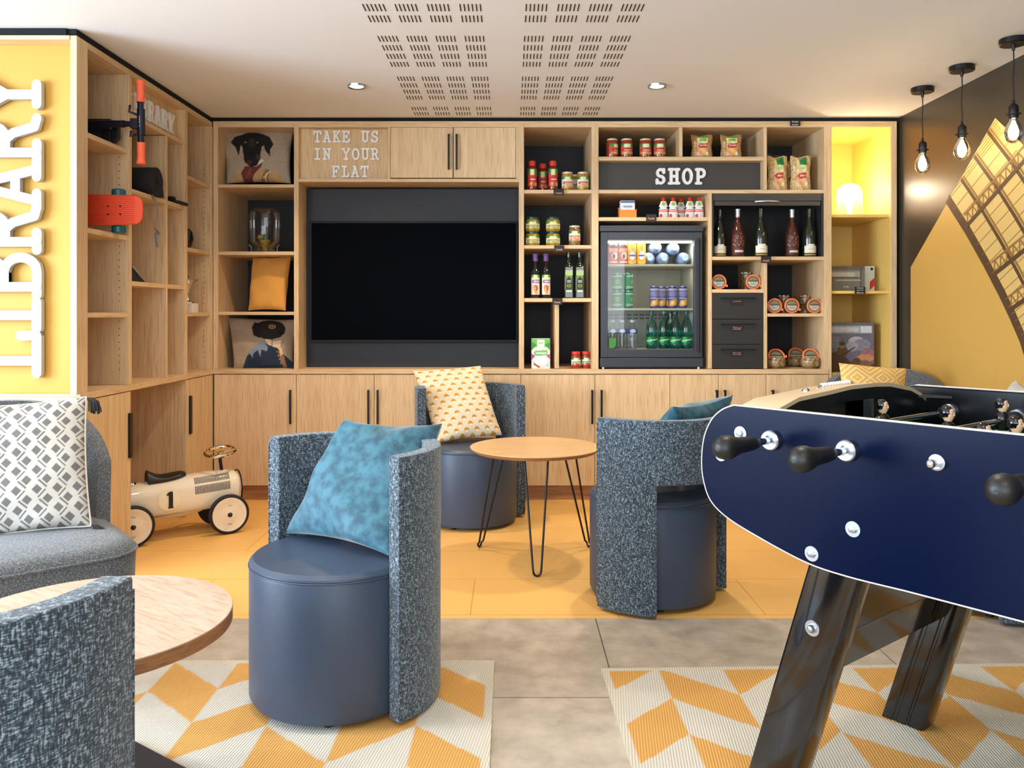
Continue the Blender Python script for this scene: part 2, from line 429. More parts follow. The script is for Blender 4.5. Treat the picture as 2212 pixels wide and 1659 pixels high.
def rug_mat(name):
    m, nt, b = newmat(name); b.inputs['Roughness'].default_value = .95; L = nt.links.new
    at = nt.nodes.new('ShaderNodeVertexColor'); at.layer_name = 'Col'
    tc = nt.nodes.new('ShaderNodeTexCoord'); mp = nt.nodes.new('ShaderNodeMapping'); mp.inputs['Rotation'].default_value = (0, 0, math.radians(8))
    wv = nt.nodes.new('ShaderNodeTexWave'); wv.inputs['Scale'].default_value = 42; wv.inputs['Distortion'].default_value = .6; wv.inputs['Detail Scale'].default_value = 30
    wv.bands_direction = 'X'
    rp = nt.nodes.new('ShaderNodeValToRGB'); e = rp.color_ramp.elements; e[0].position = 0; e[0].color = (.74, .72, .68, 1); e[1].position = .5; e[1].color = (1, 1, 1, 1)
    mx = nt.nodes.new('ShaderNodeMix'); mx.data_type = 'RGBA'; mx.blend_type = 'MULTIPLY'; mx.inputs[0].default_value = .8
    L(tc.outputs['Object'], mp.inputs[0]); L(mp.outputs[0], wv.inputs['Vector']); L(wv.outputs['Fac'], rp.inputs['Fac']); L(at.outputs['Color'], mx.inputs[6]); L(rp.outputs['Color'], mx.inputs[7]); L(mx.outputs[2], b.inputs['Base Color'])
    bp = nt.nodes.new('ShaderNodeBump'); bp.inputs['Strength'].default_value = .6; bp.inputs['Distance'].default_value = .002; L(wv.outputs['Fac'], bp.inputs['Height']); L(bp.outputs['Normal'], b.inputs['Normal'])
rug_mat('rug')

# ------------------------------------------------------------------ lettering
def arc(cx, cy, rx, ry, a0, a1, n=8):
    return [(cx + rx * math.cos(math.radians(a0 + (a1 - a0) * i / n)), cy + ry * math.sin(math.radians(a0 + (a1 - a0) * i / n))) for i in range(n + 1)]
GL = {
 'I': [[(.35, 0), (.35, 1)], [(.14, 0), (.56, 0)], [(.14, 1), (.56, 1)]],
 'L': [[(.24, 0), (.24, 1)], [(.06, 1), (.42, 1)], [(.04, 0), (.64, 0), (.64, .26)]],
 'T': [[(.35, 0), (.35, 1)], [(.18, 0), (.52, 0)], [(.03, .76), (.03, 1), (.67, 1), (.67, .76)]],
 'A': [[(.10, 0), (.35, 1), (.60, 0)], [(.19, .34), (.51, .34)], [(-.02, 0), (.22, 0)], [(.48, 0), (.72, 0)], [(.2, 1), (.35, 1)]],
 'K': [[(.16, 0), (.16, 1)], [(.02, 0), (.30, 0)], [(.02, 1), (.30, 1)], [(.16, .42), (.56, 1)], [(.29, .6), (.6, 0)], [(.46, 1), (.68, 1)], [(.48, 0), (.72, 0)]],
 'E': [[(.15, 0), (.15, 1)], [(.02, 1), (.62, 1), (.62, .78)], [(.02, 0), (.64, 0), (.64, .24)], [(.15, .52), (.42, .52)], [(.42, .40), (.42, .64)]],
 'F': [[(.15, 0), (.15, 1)], [(.02, 1), (.62, 1), (.62, .78)], [(.02, 0), (.34, 0)], [(.15, .52), (.42, .52)], [(.42, .40), (.42, .64)]],
 'U': [[(.14, 1), (.14, .3)] + arc(.35, .3, .21, .3, 180, 360) + [(.56, 1)], [(0, 1), (.28, 1)], [(.42, 1), (.7, 1)]],
 'S': [[(.58, 1), (.58, .76)], arc(.35, .75, .23, .25, 10, 270) + arc(.35, .25, .25, .25, 90, -170), [(.09, 0), (.09, .26)]],
 'N': [[(.14, 0), (.14, 1), (.56, 0), (.56, 1)], [(0, 0), (.28, 0)], [(0, 1), (.16, 1)], [(.42, 1), (.7, 1)]],
 'Y': [[(.06, 1), (.35, .48), (.64, 1)], [(.35, .48), (.35, 0)], [(.19, 0), (.51, 0)], [(-.04, 1), (.18, 1)], [(.52, 1), (.74, 1)]],
 'O': [arc(.35, .5, .29, .5, 0, 360, 24)],
 'R': [[(.15, 0), (.15, 1)], [(.02, 1), (.38, 1)] + arc(.38, .75, .2, .25, 90, -90) + [(.15, .5)], [(.02, 0), (.30, 0)], [(.36, .5), (.46, .38), (.56, .04), (.70, 0)]],
 'B': [[(.15, 0), (.15, 1)], [(.02, 1), (.38, 1)] + arc(.38, .76, .19, .24, 90, -90) + [(.15, .52)], [(.02, 0), (.40, 0)] + arc(.40, .26, .22, .26, -90, 90) + [(.15, .52)]],
 'H': [[(.14, 0), (.14, 1)], [(.56, 0), (.56, 1)], [(.14, .5), (.56, .5)], [(0, 0), (.28, 0)], [(0, 1), (.28, 1)], [(.42, 0), (.7, 0)], [(.42, 1), (.7, 1)]],
 'P': [[(.15, 0), (.15, 1)], [(.02, 1), (.38, 1)] + arc(.38, .73, .22, .27, 90, -90) + [(.15, .46)], [(.02, 0), (.34, 0)]],
}
def glyph(mb, ch, fr, cap, w, d0, d1, mi=0):
    ne = 0
    for pl in GL[ch]:
        for i, (a, b) in enumerate(zip(pl[:-1], pl[1:])):
            ax, ay = a[0] * cap, a[1] * cap; bx, by = b[0] * cap, b[1] * cap
            an = math.atan2(by - ay, bx - ax); poly = []
            for k in range(7): t = an - math.pi / 2 + math.pi * k / 6; poly.append((bx + w * math.cos(t), by + w * math.sin(t)))
            for k in range(7): t = an + math.pi / 2 + math.pi * k / 6; poly.append((ax + w * math.cos(t), ay + w * math.sin(t)))
            ne += 1; e_ = .00012 * ne; mb.prism(poly, fr, d0 + e_ * .5, d1 - e_, mi)
_fc = {}
def font_add(mb, body, fr, size, d, mi=0, center=True, bold=False, width=None):
    """adds flat lettering; fr(a,b,d) maps lettering plane to space"""
    if body not in _fc:
        cu = bpy.data.curves.new('t', 'FONT'); cu.body = body; cu.resolution_u = 2
        o = bpy.data.objects.new('t', cu); me = bpy.data.meshes.new_from_object(o)
        _fc[body] = ([tuple(v.co) for v in me.vertices], [tuple(p.vertices) for p in me.polygons])
        bpy.data.objects.remove(o); bpy.data.meshes.remove(me); bpy.data.curves.remove(cu)
    vs, fs = _fc[body]
    if not vs: return
    x0 = min(v[0] for v in vs); x1 = max(v[0] for v in vs); y0 = min(v[1] for v in vs); y1 = max(v[1] for v in vs)
    sy = size / (y1 - y0); sx = width / (x1 - x0) if width else sy
    cx = (x0 + x1) / 2; cy = (y0 + y1) / 2
    mb.add([fr((v[0] - cx) * sx, (v[1] - cy) * sy, d) for v in vs], fs, mi)

# ================================================================== STRUCTURE
YF = 5.0          # face of the back joinery
YB = 5.57         # back wall
XL = -1.786       # face of the left joinery
XR = 2.335        # right wall
ZC = 2.30         # ceiling
m = MB(); m.box(-4.6, 3.064, -.05, 2.6, 6.0, 0); m.build('floor', 'floor_orange', kind='structure', smooth=0)
m = MB(); m.box(-4.6, -3, -.05, 2.6, 3.064, 0); m.build('floor_stone', 'floor_stone', kind='structure', smooth=0)
m = MB(); m.box(-4.6, -2.7, ZC, 2.6, 5.8, ZC + .08); m.build('ceiling', 'ceiling_white', kind='structure', smooth=0)
m = MB(); m.box(-4.6, YB + .012, 0, 2.5, YB + .1, ZC); m.build('wall_back', 'wall_white', kind='structure', smooth=0)
m = MB(); m.box(XR, -2.7, 0, XR + .1, YB + .1, ZC); m.build('wall_right', 'wall_black', kind='structure', smooth=0)
m = MB()
m.box(-4.6, -2.7, 0, -4.5, -.6, ZC); m.box(-4.6, 2.3, 0, -4.5, 5.6, ZC); m.box(-4.6, -.6, 0, -4.5, 2.3, .4); m.box(-4.6, -.6, 2.2, -4.5, 2.3, ZC)
m.build('wall_left', 'wall_white', kind='structure', smooth=0)
m = MB()
m.box(-4.6, -2.7, 0, -3.6, -2.6, ZC); m.box(1.9, -2.7, 0, 2.5, -2.6, ZC); m.box(-3.6, -2.7, 0, 1.9, -2.6, .4); m.box(-3.6, -2.7, 2.25, 1.9, -2.6, ZC)
m.build('wall_front', 'wall_white', kind='structure', smooth=0)
# acoustic slots in the ceiling: black plates painted as the dark of holes
m = MB()
for g0 in (2.93, 3.537, 4.144, 4.751):
    for r in range(4):
        y0 = g0 + .1215 * r
        if y0 > 4.99 or y0 < 3.0: continue
        for s0 in (-.564, .060):
            for g in range(4):
                for k in range(6):
                    x = s0 + .1235 * g + .0155 * k
                    m.box(x - .0021, y0, ZC - .0012, x + .0021, y0 + .074, ZC + .002)
m.build('painted_slots', 'slot_black', kind='structure', smooth=0)
# black shadow gaps under the ceiling, above the joinery
m = MB(); m.box(XL - .02, YF + .012, 2.271, XR, YF + .04, ZC); m.build('trim_1', 'slot_black', kind='structure', smooth=0)
m = MB(); m.box(XL - .05, 3.45, 2.266, XL - .012, YF + .02, ZC); m.box(-4.5, 3.44, 2.268, XL - .05, 3.47, ZC); m.build('trim_2', 'slot_black', kind='structure', smooth=0)
# ceiling downlights
for x, lb in ((-.795, 'round recessed downlight in the ceiling left of the slots'), (.755, 'round recessed downlight in the ceiling right of the slots')):
    t = thing('ceiling_downlight', lb, 'ceiling light', (x, 4.30, ZC - .012), group='recessed downlights')
    m = MB(); m.lathe([(.036, .004), (.046, .0), (.048, .011), (.036, .0115)], 32, c=(x, 4.30, ZC - .012), cap=False); m.build('ring', 'steel', t)
    m = MB(); m.lathe([(0, .006), (.035, .006), (.035, .010), (0, .010)], 32, c=(x, 4.30, ZC - .012)); m.build('lens', 'down_glow', t)

# ================================================================== JOINERY
def zf(py): return CAMZ + (HY - py) / 360.0     # height of a pixel row on the back face
def xf(px): return (px - CX) / 360.0
PT = .018
def panel(t, name, x0, y0, z0, x1, y1, z1, mat, bevel=.0012, label=None, parent=None):
    m = MB(); m.box(min(x0, x1), min(y0, y1), min(z0, z1), max(x0, x1), max(y0, y1), max(z0, z1))
    o = m.build(name, mat, parent or t, bevel=bevel, smooth=0)
    if label: o['label'] = label
    return o
WT0, WT1 = .760, .788           # worktop bottom / top
# continuous worktop
t = thing('worktop', 'continuous oak worktop running under the back shelves and along the left', 'worktop', (.0, 5.2, WT0))
panel(t, 'back_run', XL - .01, YF - .004, WT0, xf(1790), YB, WT1, 'oak_x')
panel(t, 'left_run', XL - .56, 3.45, WT0, XL + .004, YF - .004, WT1, 'oak_y')
# plinth
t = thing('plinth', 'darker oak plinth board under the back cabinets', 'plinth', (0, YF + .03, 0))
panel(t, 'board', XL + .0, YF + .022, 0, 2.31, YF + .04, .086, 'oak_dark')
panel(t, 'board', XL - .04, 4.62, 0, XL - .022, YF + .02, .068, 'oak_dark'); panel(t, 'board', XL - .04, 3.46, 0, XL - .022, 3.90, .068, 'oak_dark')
# base cabinets along the back
def handle(par, x, z0, z1, y, axis='y'):
    m = MB()
    if axis == 'y':
        m.box(x - .012, y - .026, z0, x + .0, y - .018, z1); m.box(x - .012, y - .018, z0, x - .004, y, z0 + .012); m.box(x - .012, y - .018, z1 - .012, x - .004, y, z1)
    else:
        m.box(y, x - .030, z0, y + .010, x - .002, z1)
    return m.build('handle', 'black_metal', par, bevel=.001, smooth=0)
def base_cab(doors, label):
    x0 = xf(doors[0][0]); x1 = xf(doors[-1][1])
    t = thing('base_cabinet', label, 'cabinet', ((x0 + x1) / 2, YF + .3, .086), group='oak base cabinets under the back shelves')
    m = MB(); y0 = YF + .0195; z0 = .086; z1 = WT0
    m.box(x0 + .001, y0, z0, x0 + PT, YB - .01, z1); m.box(x1 - PT, y0, z0, x1 - .001, YB - .01, z1); m.box(x0 + PT, y0, z0, x1 - PT, YB - .01, z0 + PT); m.box(x0 + PT, YB - .02, z0 + PT, x1 - PT, YB - .01, z1)
    m.build('body', 'oak_v', t, smooth=0)
    for (a, b, h) in doors:
        m = MB(); m.box(xf(a) + .0015, YF, .09, xf(b) - .0015, YF + .019, WT0 - .004)
        d = m.build('door', 'oak_v', t, bevel=.001, smooth=0)
        handle(d, xf(h), zf(915), zf(842), YF)
base_cab([(462, 640, 631)], 'single-door oak base cabinet in the back left corner')
base_cab([(640, 808, 799), (808, 966, 819)], 'two-door oak base cabinet under the left part of the television')
base_cab([(966, 1125, 979)], 'oak base cabinet behind the chair with the scallop cushion')
base_cab([(1125, 1285, 1281), (1285, 1447, 1301)], 'two-door pale oak base cabinet behind the hairpin coffee table')
base_cab([(1447, 1552, 1549), (1552, 1655, 1567)], 'narrow-door oak base cabinet below the black drawers')
base_cab([(1655, 1790, 1670)], 'oak base cabinet at the right end behind the foosball table')
# left base cabinets
def left_base(y0, y1, hy, label, zr):
    t = thing('base_cabinet', label, 'cabinet', (XL - .28, (y0 + y1) / 2, .068), group='oak base cabinets along the left')
    m = MB(); x1 = XL - .0195; x0 = XL - .54
    m.box(x0, y0, .068, x1, y0 + PT, WT0); m.box(x0, y1 - PT, .0 if zr else .068, x1, y1, WT0); m.box(x0, y0 + PT, .068, x0 + PT, y1 - PT, WT0); m.box(x0 + PT, y0 + PT, .068, x1, y1 - PT, .068 + PT)
    m.build('body', 'oak_v', t, smooth=0)
    m = MB(); m.box(XL - .019, y0 + .0015, .070, XL, y1 - .0015, WT0 - .004); d = m.build('door', 'oak_v', t, bevel=.001, smooth=0)
    return t, d
t, d = left_base(3.45, 3.92, 0, 'oak base cabinet left of the car niche, dark handle on its right edge', 0)
handle(d, 3.92, PZ(988, 3.91), PZ(892, 3.91), XL, 'x')
t, d = left_base(4.606, 4.999, 0, 'oak base cabinet between the car niche and the back corner', 0)
handle(d, 4.655, PZ(937, 4.64), PZ(855, 4.64), XL, 'x')
t = thing('niche_lining', 'oak lining at the back of the open niche behind the ride-on car', 'panel', (XL - .55, 4.26, 0))
panel(t, 'back_board', XL - .56, 3.925, 0, XL - .545, 4.60, WT0, 'oak_v')
panel(t, 'side_board', XL - .54, 4.585, 0, XL - .001, 4.603, WT0, 'oak_v')

# ---- upper back shelving units
ZT = zf(267)
t = thing('cornice', 'long oak filler board along the top of the back shelves', 'cornice', (.2, YF, ZT))
m = MB(); m.box(XL, YF - .002, ZT, xf(1925), YF + .02, zf(262)); m.build('board', 'oak_x', t, bevel=.001, smooth=0)
def shelf_unit(name, label, xa, xb, pl=9, pr=9, back='black_panel', group='open shelving above the worktop'):
    t = thing(name, label, 'shelves', (xf((xa + xb) / 2), YF + .3, WT1), group=group)
    panel(t, 'side_panel', xf(xa), YF, WT1, xf(xa + pl), YB, ZT, 'oak_v'); panel(t, 'side_panel', xf(xb - pr), YF, WT1, xf(xb), YB, ZT, 'oak_v')
    panel(t, 'top_panel', xf(xa + pl), YF, ZT - .022, xf(xb - pr), YB, ZT, 'oak_x')
    panel(t, 'back_panel', xf(xa + pl), YB, WT1, xf(xb - pr), YB + .01, ZT - .022, back)
    return t
def shelf(t, xa, xb, ya, yb, mat='oak_x', rec=.006, depth=None):
    return panel(t, 'shelf', xf(xa), YF + rec, zf(yb), xf(xb), (YB - .001 if depth is None else YF + depth), zf(ya), mat)
def upright(t, xa, xb, ya, yb, mat='oak_v', depth=None):
    return panel(t, 'divider', xf(xa), YF + .002, zf(yb), xf(xb), (YB - .001 if depth is None else YF + depth), zf(ya), mat)
UL = shelf_unit('shelving_unit', 'oak shelving unit holding two dog portrait cushions and a glass jar', 460.5, 640, 10.5, 5)
for a, b in ((398, 405), (543, 550.5), (673.5, 680.5)): shelf(UL, 471, 635, a, b)
# television unit
TU = shelf_unit('television_unit', 'oak wall unit framing the television with a cupboard on top', 640, 1126, 5, 5, back='tv_panel')
panel(TU, 'back_panel', xf(644), 5.19, WT1, xf(1122), 5.205, zf(398), 'tv_panel', label='dark slate panel behind the television')
shelf(TU, 645, 1121, 386, 393, rec=0)
upright(TU, 838, 843, 275, 386, depth=.3)
panel(TU, 'sign_board', xf(645), YF + .045, zf(386), xf(838), YF + .06, zf(275), 'oak_v')
for a, b, h in ((843.5, 978.5, 972), (979.5, 1114, 989)):
    m = MB(); m.box(xf(a) + .001, YF, zf(384), xf(b) - .001, YF + .019, zf(275.5)); d = m.build('door', 'oak_v', TU, bevel=.001, smooth=0)
    handle(d, xf(h), zf(367), zf(291), YF)
panel(TU, 'end_strip', xf(1114.5), YF + .001, zf(386), xf(1121), YF + .02, zf(275), 'oak_v')
# shop units
S1 = shelf_unit('shelving_unit', 'narrow oak shop shelves right of the television, with jars and bottles', 1126, 1286, 6, 8)
for a, b in ((409.5, 417.5), (529.5, 537), (644, 652)): shelf(S1, 1132, 1278, a, b)
upright(S1, 1198.5, 1207.5, 652, 796.5)
S2 = shelf_unit('shelving_unit', 'wide oak shop shelves holding the fridge, wine cabinet and black drawers', 1286, 1788, 7, 8)
shelf(S2, 1293, 1650, 338, 346.5); upright(S2, 1467.5, 1474.5, 275, 338); upright(S2, 1650, 1657, 275, 409.5)
shelf(S2, 1293, 1780, 409.5, 417.5); shelf(S2, 1293, 1530, 469, 477); upright(S2, 1530, 1538, 417.5, 796.5)
shelf(S2, 1538, 1780, 554, 561.5); shelf(S2, 1538, 1650, 625, 632.5); upright(S2, 1650, 1657.5, 561.5, 796.5); shelf(S2, 1657.5, 1780, 677, 684)
panel(S2, 'sign_board', xf(1293), YF + .07, zf(409.5), xf(1650), YF + .085, zf(346.5), 'shop_panel', label='dark grey board behind the SHOP letters')
# yellow niche
t = thing('display_niche', 'tall yellow-lined display niche with oak frame beside the black wall', 'shelves', (xf(1862), YF + .3, .086))
panel(t, 'side_panel', xf(1788), YF, WT0 - .0, xf(1796), YB, ZT, 'oak_v'); panel(t, 'side_panel', xf(1925), YF - .002, 0, xf(1937), YB, zf(262), 'oak_v')
panel(t, 'side_panel', xf(1790.5), YF + .003, .086, xf(1796), YB, WT0, 'oak_v')
panel(t, 'top_panel', xf(1796), YF, zf(273), xf(1925), YB, ZT, 'oak_x')
panel(t, 'lining', xf(1796), YF + .003, .086, xf(1796) + .003, YB - .003, zf(273), 'yellow_paint'); panel(t, 'lining', xf(1925) - .003, YF + .003, .086, xf(1925), YB - .003, zf(273), 'yellow_paint')
panel(t, 'lining', xf(1796), YB - .003, .086, xf(1925), YB, zf(273), 'yellow_paint'); panel(t, 'lining', xf(1796), YF + .003, zf(273) - .003, xf(1925), YB, zf(273), 'yellow_paint')
for a, b in ((462, 468.5), (628, 634), (806, 813)): panel(t, 'shelf', xf(1796) + .003, YF + .02, zf(b), xf(1925) - .003, YB - .003, zf(a), 'yellow_paint')

# ---- left shelving
t = thing('shelving_unit', 'tall oak shelving along the left wall with scooter and skateboard', 'shelves', (XL - .25, 4.2, WT1))
XD = XL - .50
def lp(name, y0, y1, z0, z1, mat, x1=XL, x0=XD): panel(t, name, x0, y0, z0, x1, y1, z1, mat)
lp('side_panel', 3.43, 3.52, WT1, 2.266, 'oak_v', x0=XL - .027)
lp('side_panel', 3.511, 3.52, WT1, 2.24, 'oak_v', x1=XL - .027)
lp('top_panel', 3.52, 4.985, 2.24, 2.266, 'oak_y')
lp('back_panel', 3.52, 4.99, WT1, 2.24, 'oak_v', x1=XD, x0=XD - .01)
lp('divider', 3.900, 3.930, WT1, 2.24, 'oak_v'); lp('divider', 4.325, 4.345, WT1, 2.045, 'oak_v', x1=XL - .002); lp('divider', 4.570, 4.608, WT1, 2.24, 'oak_v')
lp('side_panel', 4.975, 4.998, WT1, 2.24, 'oak_v')
for y0, y1, z in ((3.52, 3.90, 1.890), (3.52, 3.90, 1.486), (3.52, 3.90, 1.126), (3.93, 4.57, 2.070), (3.93, 4.325, 1.712), (4.345, 4.57, 1.712), (3.93, 4.325, 1.275), (4.345, 4.57, 1.275), (4.608, 4.975, 1.890), (4.608, 4.975, 1.490), (4.608, 4.975, 1.128)):
    lp('shelf', y0, y1, z - .022, z, 'oak_y', x1=XL - (.008 if y1 != 4.57 and y1 != 4.325 or z > 2 else .004))
lp('sign_board', 3.93, 4.57, 2.07, 2.24, 'oak_v', x1=XL - .05, x0=XL - .065)
m = MB()
for yy, zz in ((3.8985, None), (4.9735, None)):
    k = 0
    for i in range(44):
        z = .86 + .032 * i
        if z > 2.0: break
        if any(abs(z - q) < .03 for q in (1.89, 1.48, 1.12)): continue
        m.cyl((XL - .045, yy - .0012, z), (XL - .045, yy + .002, z), .0022, n=8)
m.build('pin_hole', 'slot_black', t, smooth=0)['kind'] = 'stuff'
# letters on left sign board
GRPW = 'white typewriter letters'
def ordn(i): return ['first', 'second', 'third', 'fourth', 'fifth', 'sixth', 'seventh'][i]
def letters(word, fr_at, cap, pitch, w, d0, d1, where, group):
    for i, ch in enumerate(word):
        if ch == ' ': continue
        m = MB(); glyph(m, ch, fr_at(i * pitch), cap, w, d0, d1)
        n = word[:i].count(ch); tot = word.count(ch)
        pre = '' if tot == 1 else ('first ' if n == 0 else 'last ')
        m.build('sign_letter', 'white_letter', label='%swhite slab letter %s %s' % (pre, ch, where), cat='letter', group=group, smooth=25)
def frL(o): return lambda a, b, d: Vector((XL - .05 + d, 3.945 + o + a, 2.098 + b))
letters('LIBRARY', frL, .090, .0845, .0080, .001, .015, 'of the small LIBRARY sign in the left shelves', 'small LIBRARY letters')
# take us in your flat
for word, x0, yb, nm in (('TAKE US', 678, 306, 'in TAKE US above the television'), ('IN YOUR', 678, 343.5, 'in IN YOUR above the television'), ('FLAT', 718, 381.5, 'in FLAT above the television')):
    s = 5.045 / 1800
    def fr_(o, x0=x0, yb=yb): return lambda a, b, d: Vector((PX(x0, 5.03) + o + a, YF + .045 - d, PZ(yb, 5.03) + b))
    letters(word, fr_, .061, .0578, .0058, .001, .016, nm, 'letters of TAKE US IN YOUR FLAT')
def fr_(o): return lambda a, b, d: Vector((PX(1417, 5.05) + o + a, YF + .07 - d, PZ(395.5, 5.05) + b))
letters('SHOP', fr_, .084, .0815, .0085, .001, .018, 'of the SHOP sign', 'letters of SHOP')

# ---- library panel (faces the camera at the left)
YL = 3.427
t = thing('library_frame', 'oak framed yellow niche panel carrying the big LIBRARY letters', 'wall panel', (-2.6, YL, 0))
panel(t, 'rail', -4.2, YL, 2.249, XL - .028, YL + .08, 2.266, 'oak_x')
panel(t, 'rail', -4.2, YL, .758, XL - .002, YL + .022, .777, 'oak_x')
panel(t, 'base_board', -4.2, YL + .01, 0, XL - .06, YL + .03, .758, 'oak_v')
panel(t, 'yellow_panel', -4.2, YL + .072, .777, XL - .028, YL + .08, 2.249, 'library_yellow')
capL = .262
YLL = YL + .055
def big(yc_px, ch, lab, wd):
    # letter lies on its back: reading direction runs upwards, baseline to the right
    zc = PZ(yc_px, YLL); xb = PX(84, YLL)
    def fr(a, b, d): return Vector((xb - b, YLL - d, zc + a - .35 * capL * wd))
    m = MB(); old = GL[ch]
    GL[ch] = [[(x * wd, y) for x, y in pl] for pl in old]
    glyph(m, ch, fr, capL, .0200, -.006, .018); GL[ch] = old
    m.build('sign_letter', 'big_letter', label=lab, cat='letter', group='big LIBRARY letters on the yellow panel', smooth=25)
for yc, ch, lab in ((764, 'L', 'big white slab letter L at the foot of the yellow panel'), (681, 'I', 'big white slab letter I on the yellow panel'), (593, 'B', 'big white slab letter B on the yellow panel'),
                (496, 'R', 'lower big white letter R, just above the B on yellow'), (401, 'A', 'big white slab letter A on the yellow panel'), (304, 'R', 'upper big white letter R, just below the Y on yellow'), (206, 'Y', 'big white slab letter Y topmost on the yellow panel')):
    big(yc, ch, lab, 1.0)

# ================================================================== TELEVISION
t = thing('television', 'large flat black television on the dark wall panel', 'television', (xf(895), 5.15, PZ(740, 5.12)))
YT = 5.11
x0, x1 = PX(669, YT), PX(1119, YT); z0, z1 = PZ(740, YT), PZ(478, YT)
m = MB(); m.box(x0, YT, z0, x1, YT + .045, z1); m.box(x0 + .3, YT + .045, z0 + .15, x1 - .3, 5.19, z1 - .15); m.build('casing', 'tv_bezel', t, bevel=.003)
m = MB(); m.box(x0 + .011, YT - .0012, z0 + .016, x1 - .011, YT + .001, z1 - .011); m.build('screen', 'tv_screen', t, smooth=0)

# ================================================================== MURAL (right wall)
def WL(px, py):
    k = (px - CX) / F; Y = XR / k; return (Y, PZ(py, Y))
t = None
m = MB()
ax = WL(2151, 255); lx = WL(1968, 577)
fr = lambda a, b, d: Vector((XR - d, a, b))
sh = 2 * ax[0] - lx[0]
m.prism([(lx[0], .0), lx, ax, (sh, lx[1]), (sh, 0)], fr, 0, .002, 0)
# lighter roof picture region
curve = [WL(*p) for p in ((2050, 432), (2092, 498), (2130, 565), (2165, 632), (2190, 684), (2212, 735))]
dy = curve[-1][0] - curve[-2][0]; dz = curve[-1][1] - curve[-2][1]
for k in range(6): curve.append((curve[-1][0] + dy * .8, curve[-1][1] + dz * 1.15))
curve = [c for c in curve if c[0] > sh]
m.prism([ax] + curve + [(sh, curve[-1][1]), (sh, lx[1])], fr, .002, .003, 1)
RC = [0]
def ribbon(pts, w, d, mi):
    for q_, (a, b) in enumerate(zip(pts[:-1], pts[1:])):
        RC[0] += 1; dd_ = .00004 * (RC[0] % 9); a = Vector(a); b = Vector(b); tt = (b - a).normalized(); nn = Vector((-tt.y, tt.x)) * w; e = tt * w * .4
        m.prism([tuple(a - nn - e), tuple(b - nn + e), tuple(b + nn + e), tuple(a + nn - e)], fr, d, d + .0008 + dd_, mi)
def inside(p):
    return True
slope = (ax[1] - lx[1]) / (ax[0] - lx[0])
def clip(p, q):   # keep the part under the left slope
    n = 24; out = []
    for i in range(n + 1):
        a = p[0] + (q[0] - p[0]) * i / n; b = p[1] + (q[1] - p[1]) * i / n
        if a > sh and (b <= ax[1] - abs(a - ax[0]) * abs(slope) + .002): out.append((a, b))
    return [out[0], out[-1]] if len(out) > 1 else None
ribbon(curve, .026, .003, 2)
# ribs: curves parallel to the main beam, shifted along the roof
for k in range(1, 9):
    sft = [(c[0] - .155 * k * .78, c[1] + .155 * k * .62 - .0) for c in curve]
    for a, b in zip(sft[:-1], sft[1:]):
        s = clip(a, b)
        if s: ribbon(s, .0095, .0035, 2); ribbon([(s[0][0] - .018, s[0][1] + .012), (s[1][0] - .018, s[1][1] + .012)], .006, .0032, 3)
# lattice girders across the ribs
def girder(p, q):
    p = Vector(p); q = Vector(q); s = clip(p, q)
    if not s: return
    p, q = Vector(s[0]), Vector(s[1]); tt = (q - p).normalized(); nn = Vector((-tt.y, tt.x))
    if nn.y < 0: nn = -nn
    h = .062
    ribbon([p, q], .011, .0045, 2); ribbon([p + nn * h, q + nn * h], .005, .0045, 3)
    L = (q - p).length; n = max(1, int(L / .05))
    for i in range(n):
        a = p + tt * (L * i / n); b = p + tt * (L * (i + .5) / n) + nn * h; c = p + tt * (L * (i + 1) / n)
        ribbon([a, b, c], .0035, .0042, 3)
for a, b in (((2092, 486), (2230, 330)), ((2150, 592), (2240, 520)), ((2186, 668), (2240, 630))):
    p = Vector(WL(*a)); q = Vector(WL(*b)); girder(p, p + (q - p) * 3)
# fine battens
p0 = Vector(WL(2060, 410)); dd = (Vector(WL(2212, 330)) - Vector(WL(2092, 470))).normalized()
for k in range(34):
    c = curve[0]; idx = k * .30
    i = int(idx); f_ = idx - i
    if i + 1 >= len(curve): break
    p = Vector(curve[i]) * (1 - f_) + Vector(curve[i + 1]) * f_
    s = clip(p, p + dd * 2.2)
    if s: ribbon(s, .0016, .0031, 3)
for k in range(1, 6):
    p = Vector(curve[0]) + (Vector(ax) - Vector(curve[0])) * k / 6
    s = clip(p, p + dd * 2.2)
    if s: ribbon(s, .0016, .0031, 3)
m.build('wall_mural', ['mural_yellow', 'mural_light', 'mural_dark', 'mural_mid'], label='yellow wall mural of an arched iron roof on the black wall', cat='mural', smooth=0, origin=(XR, ax[0], 0))

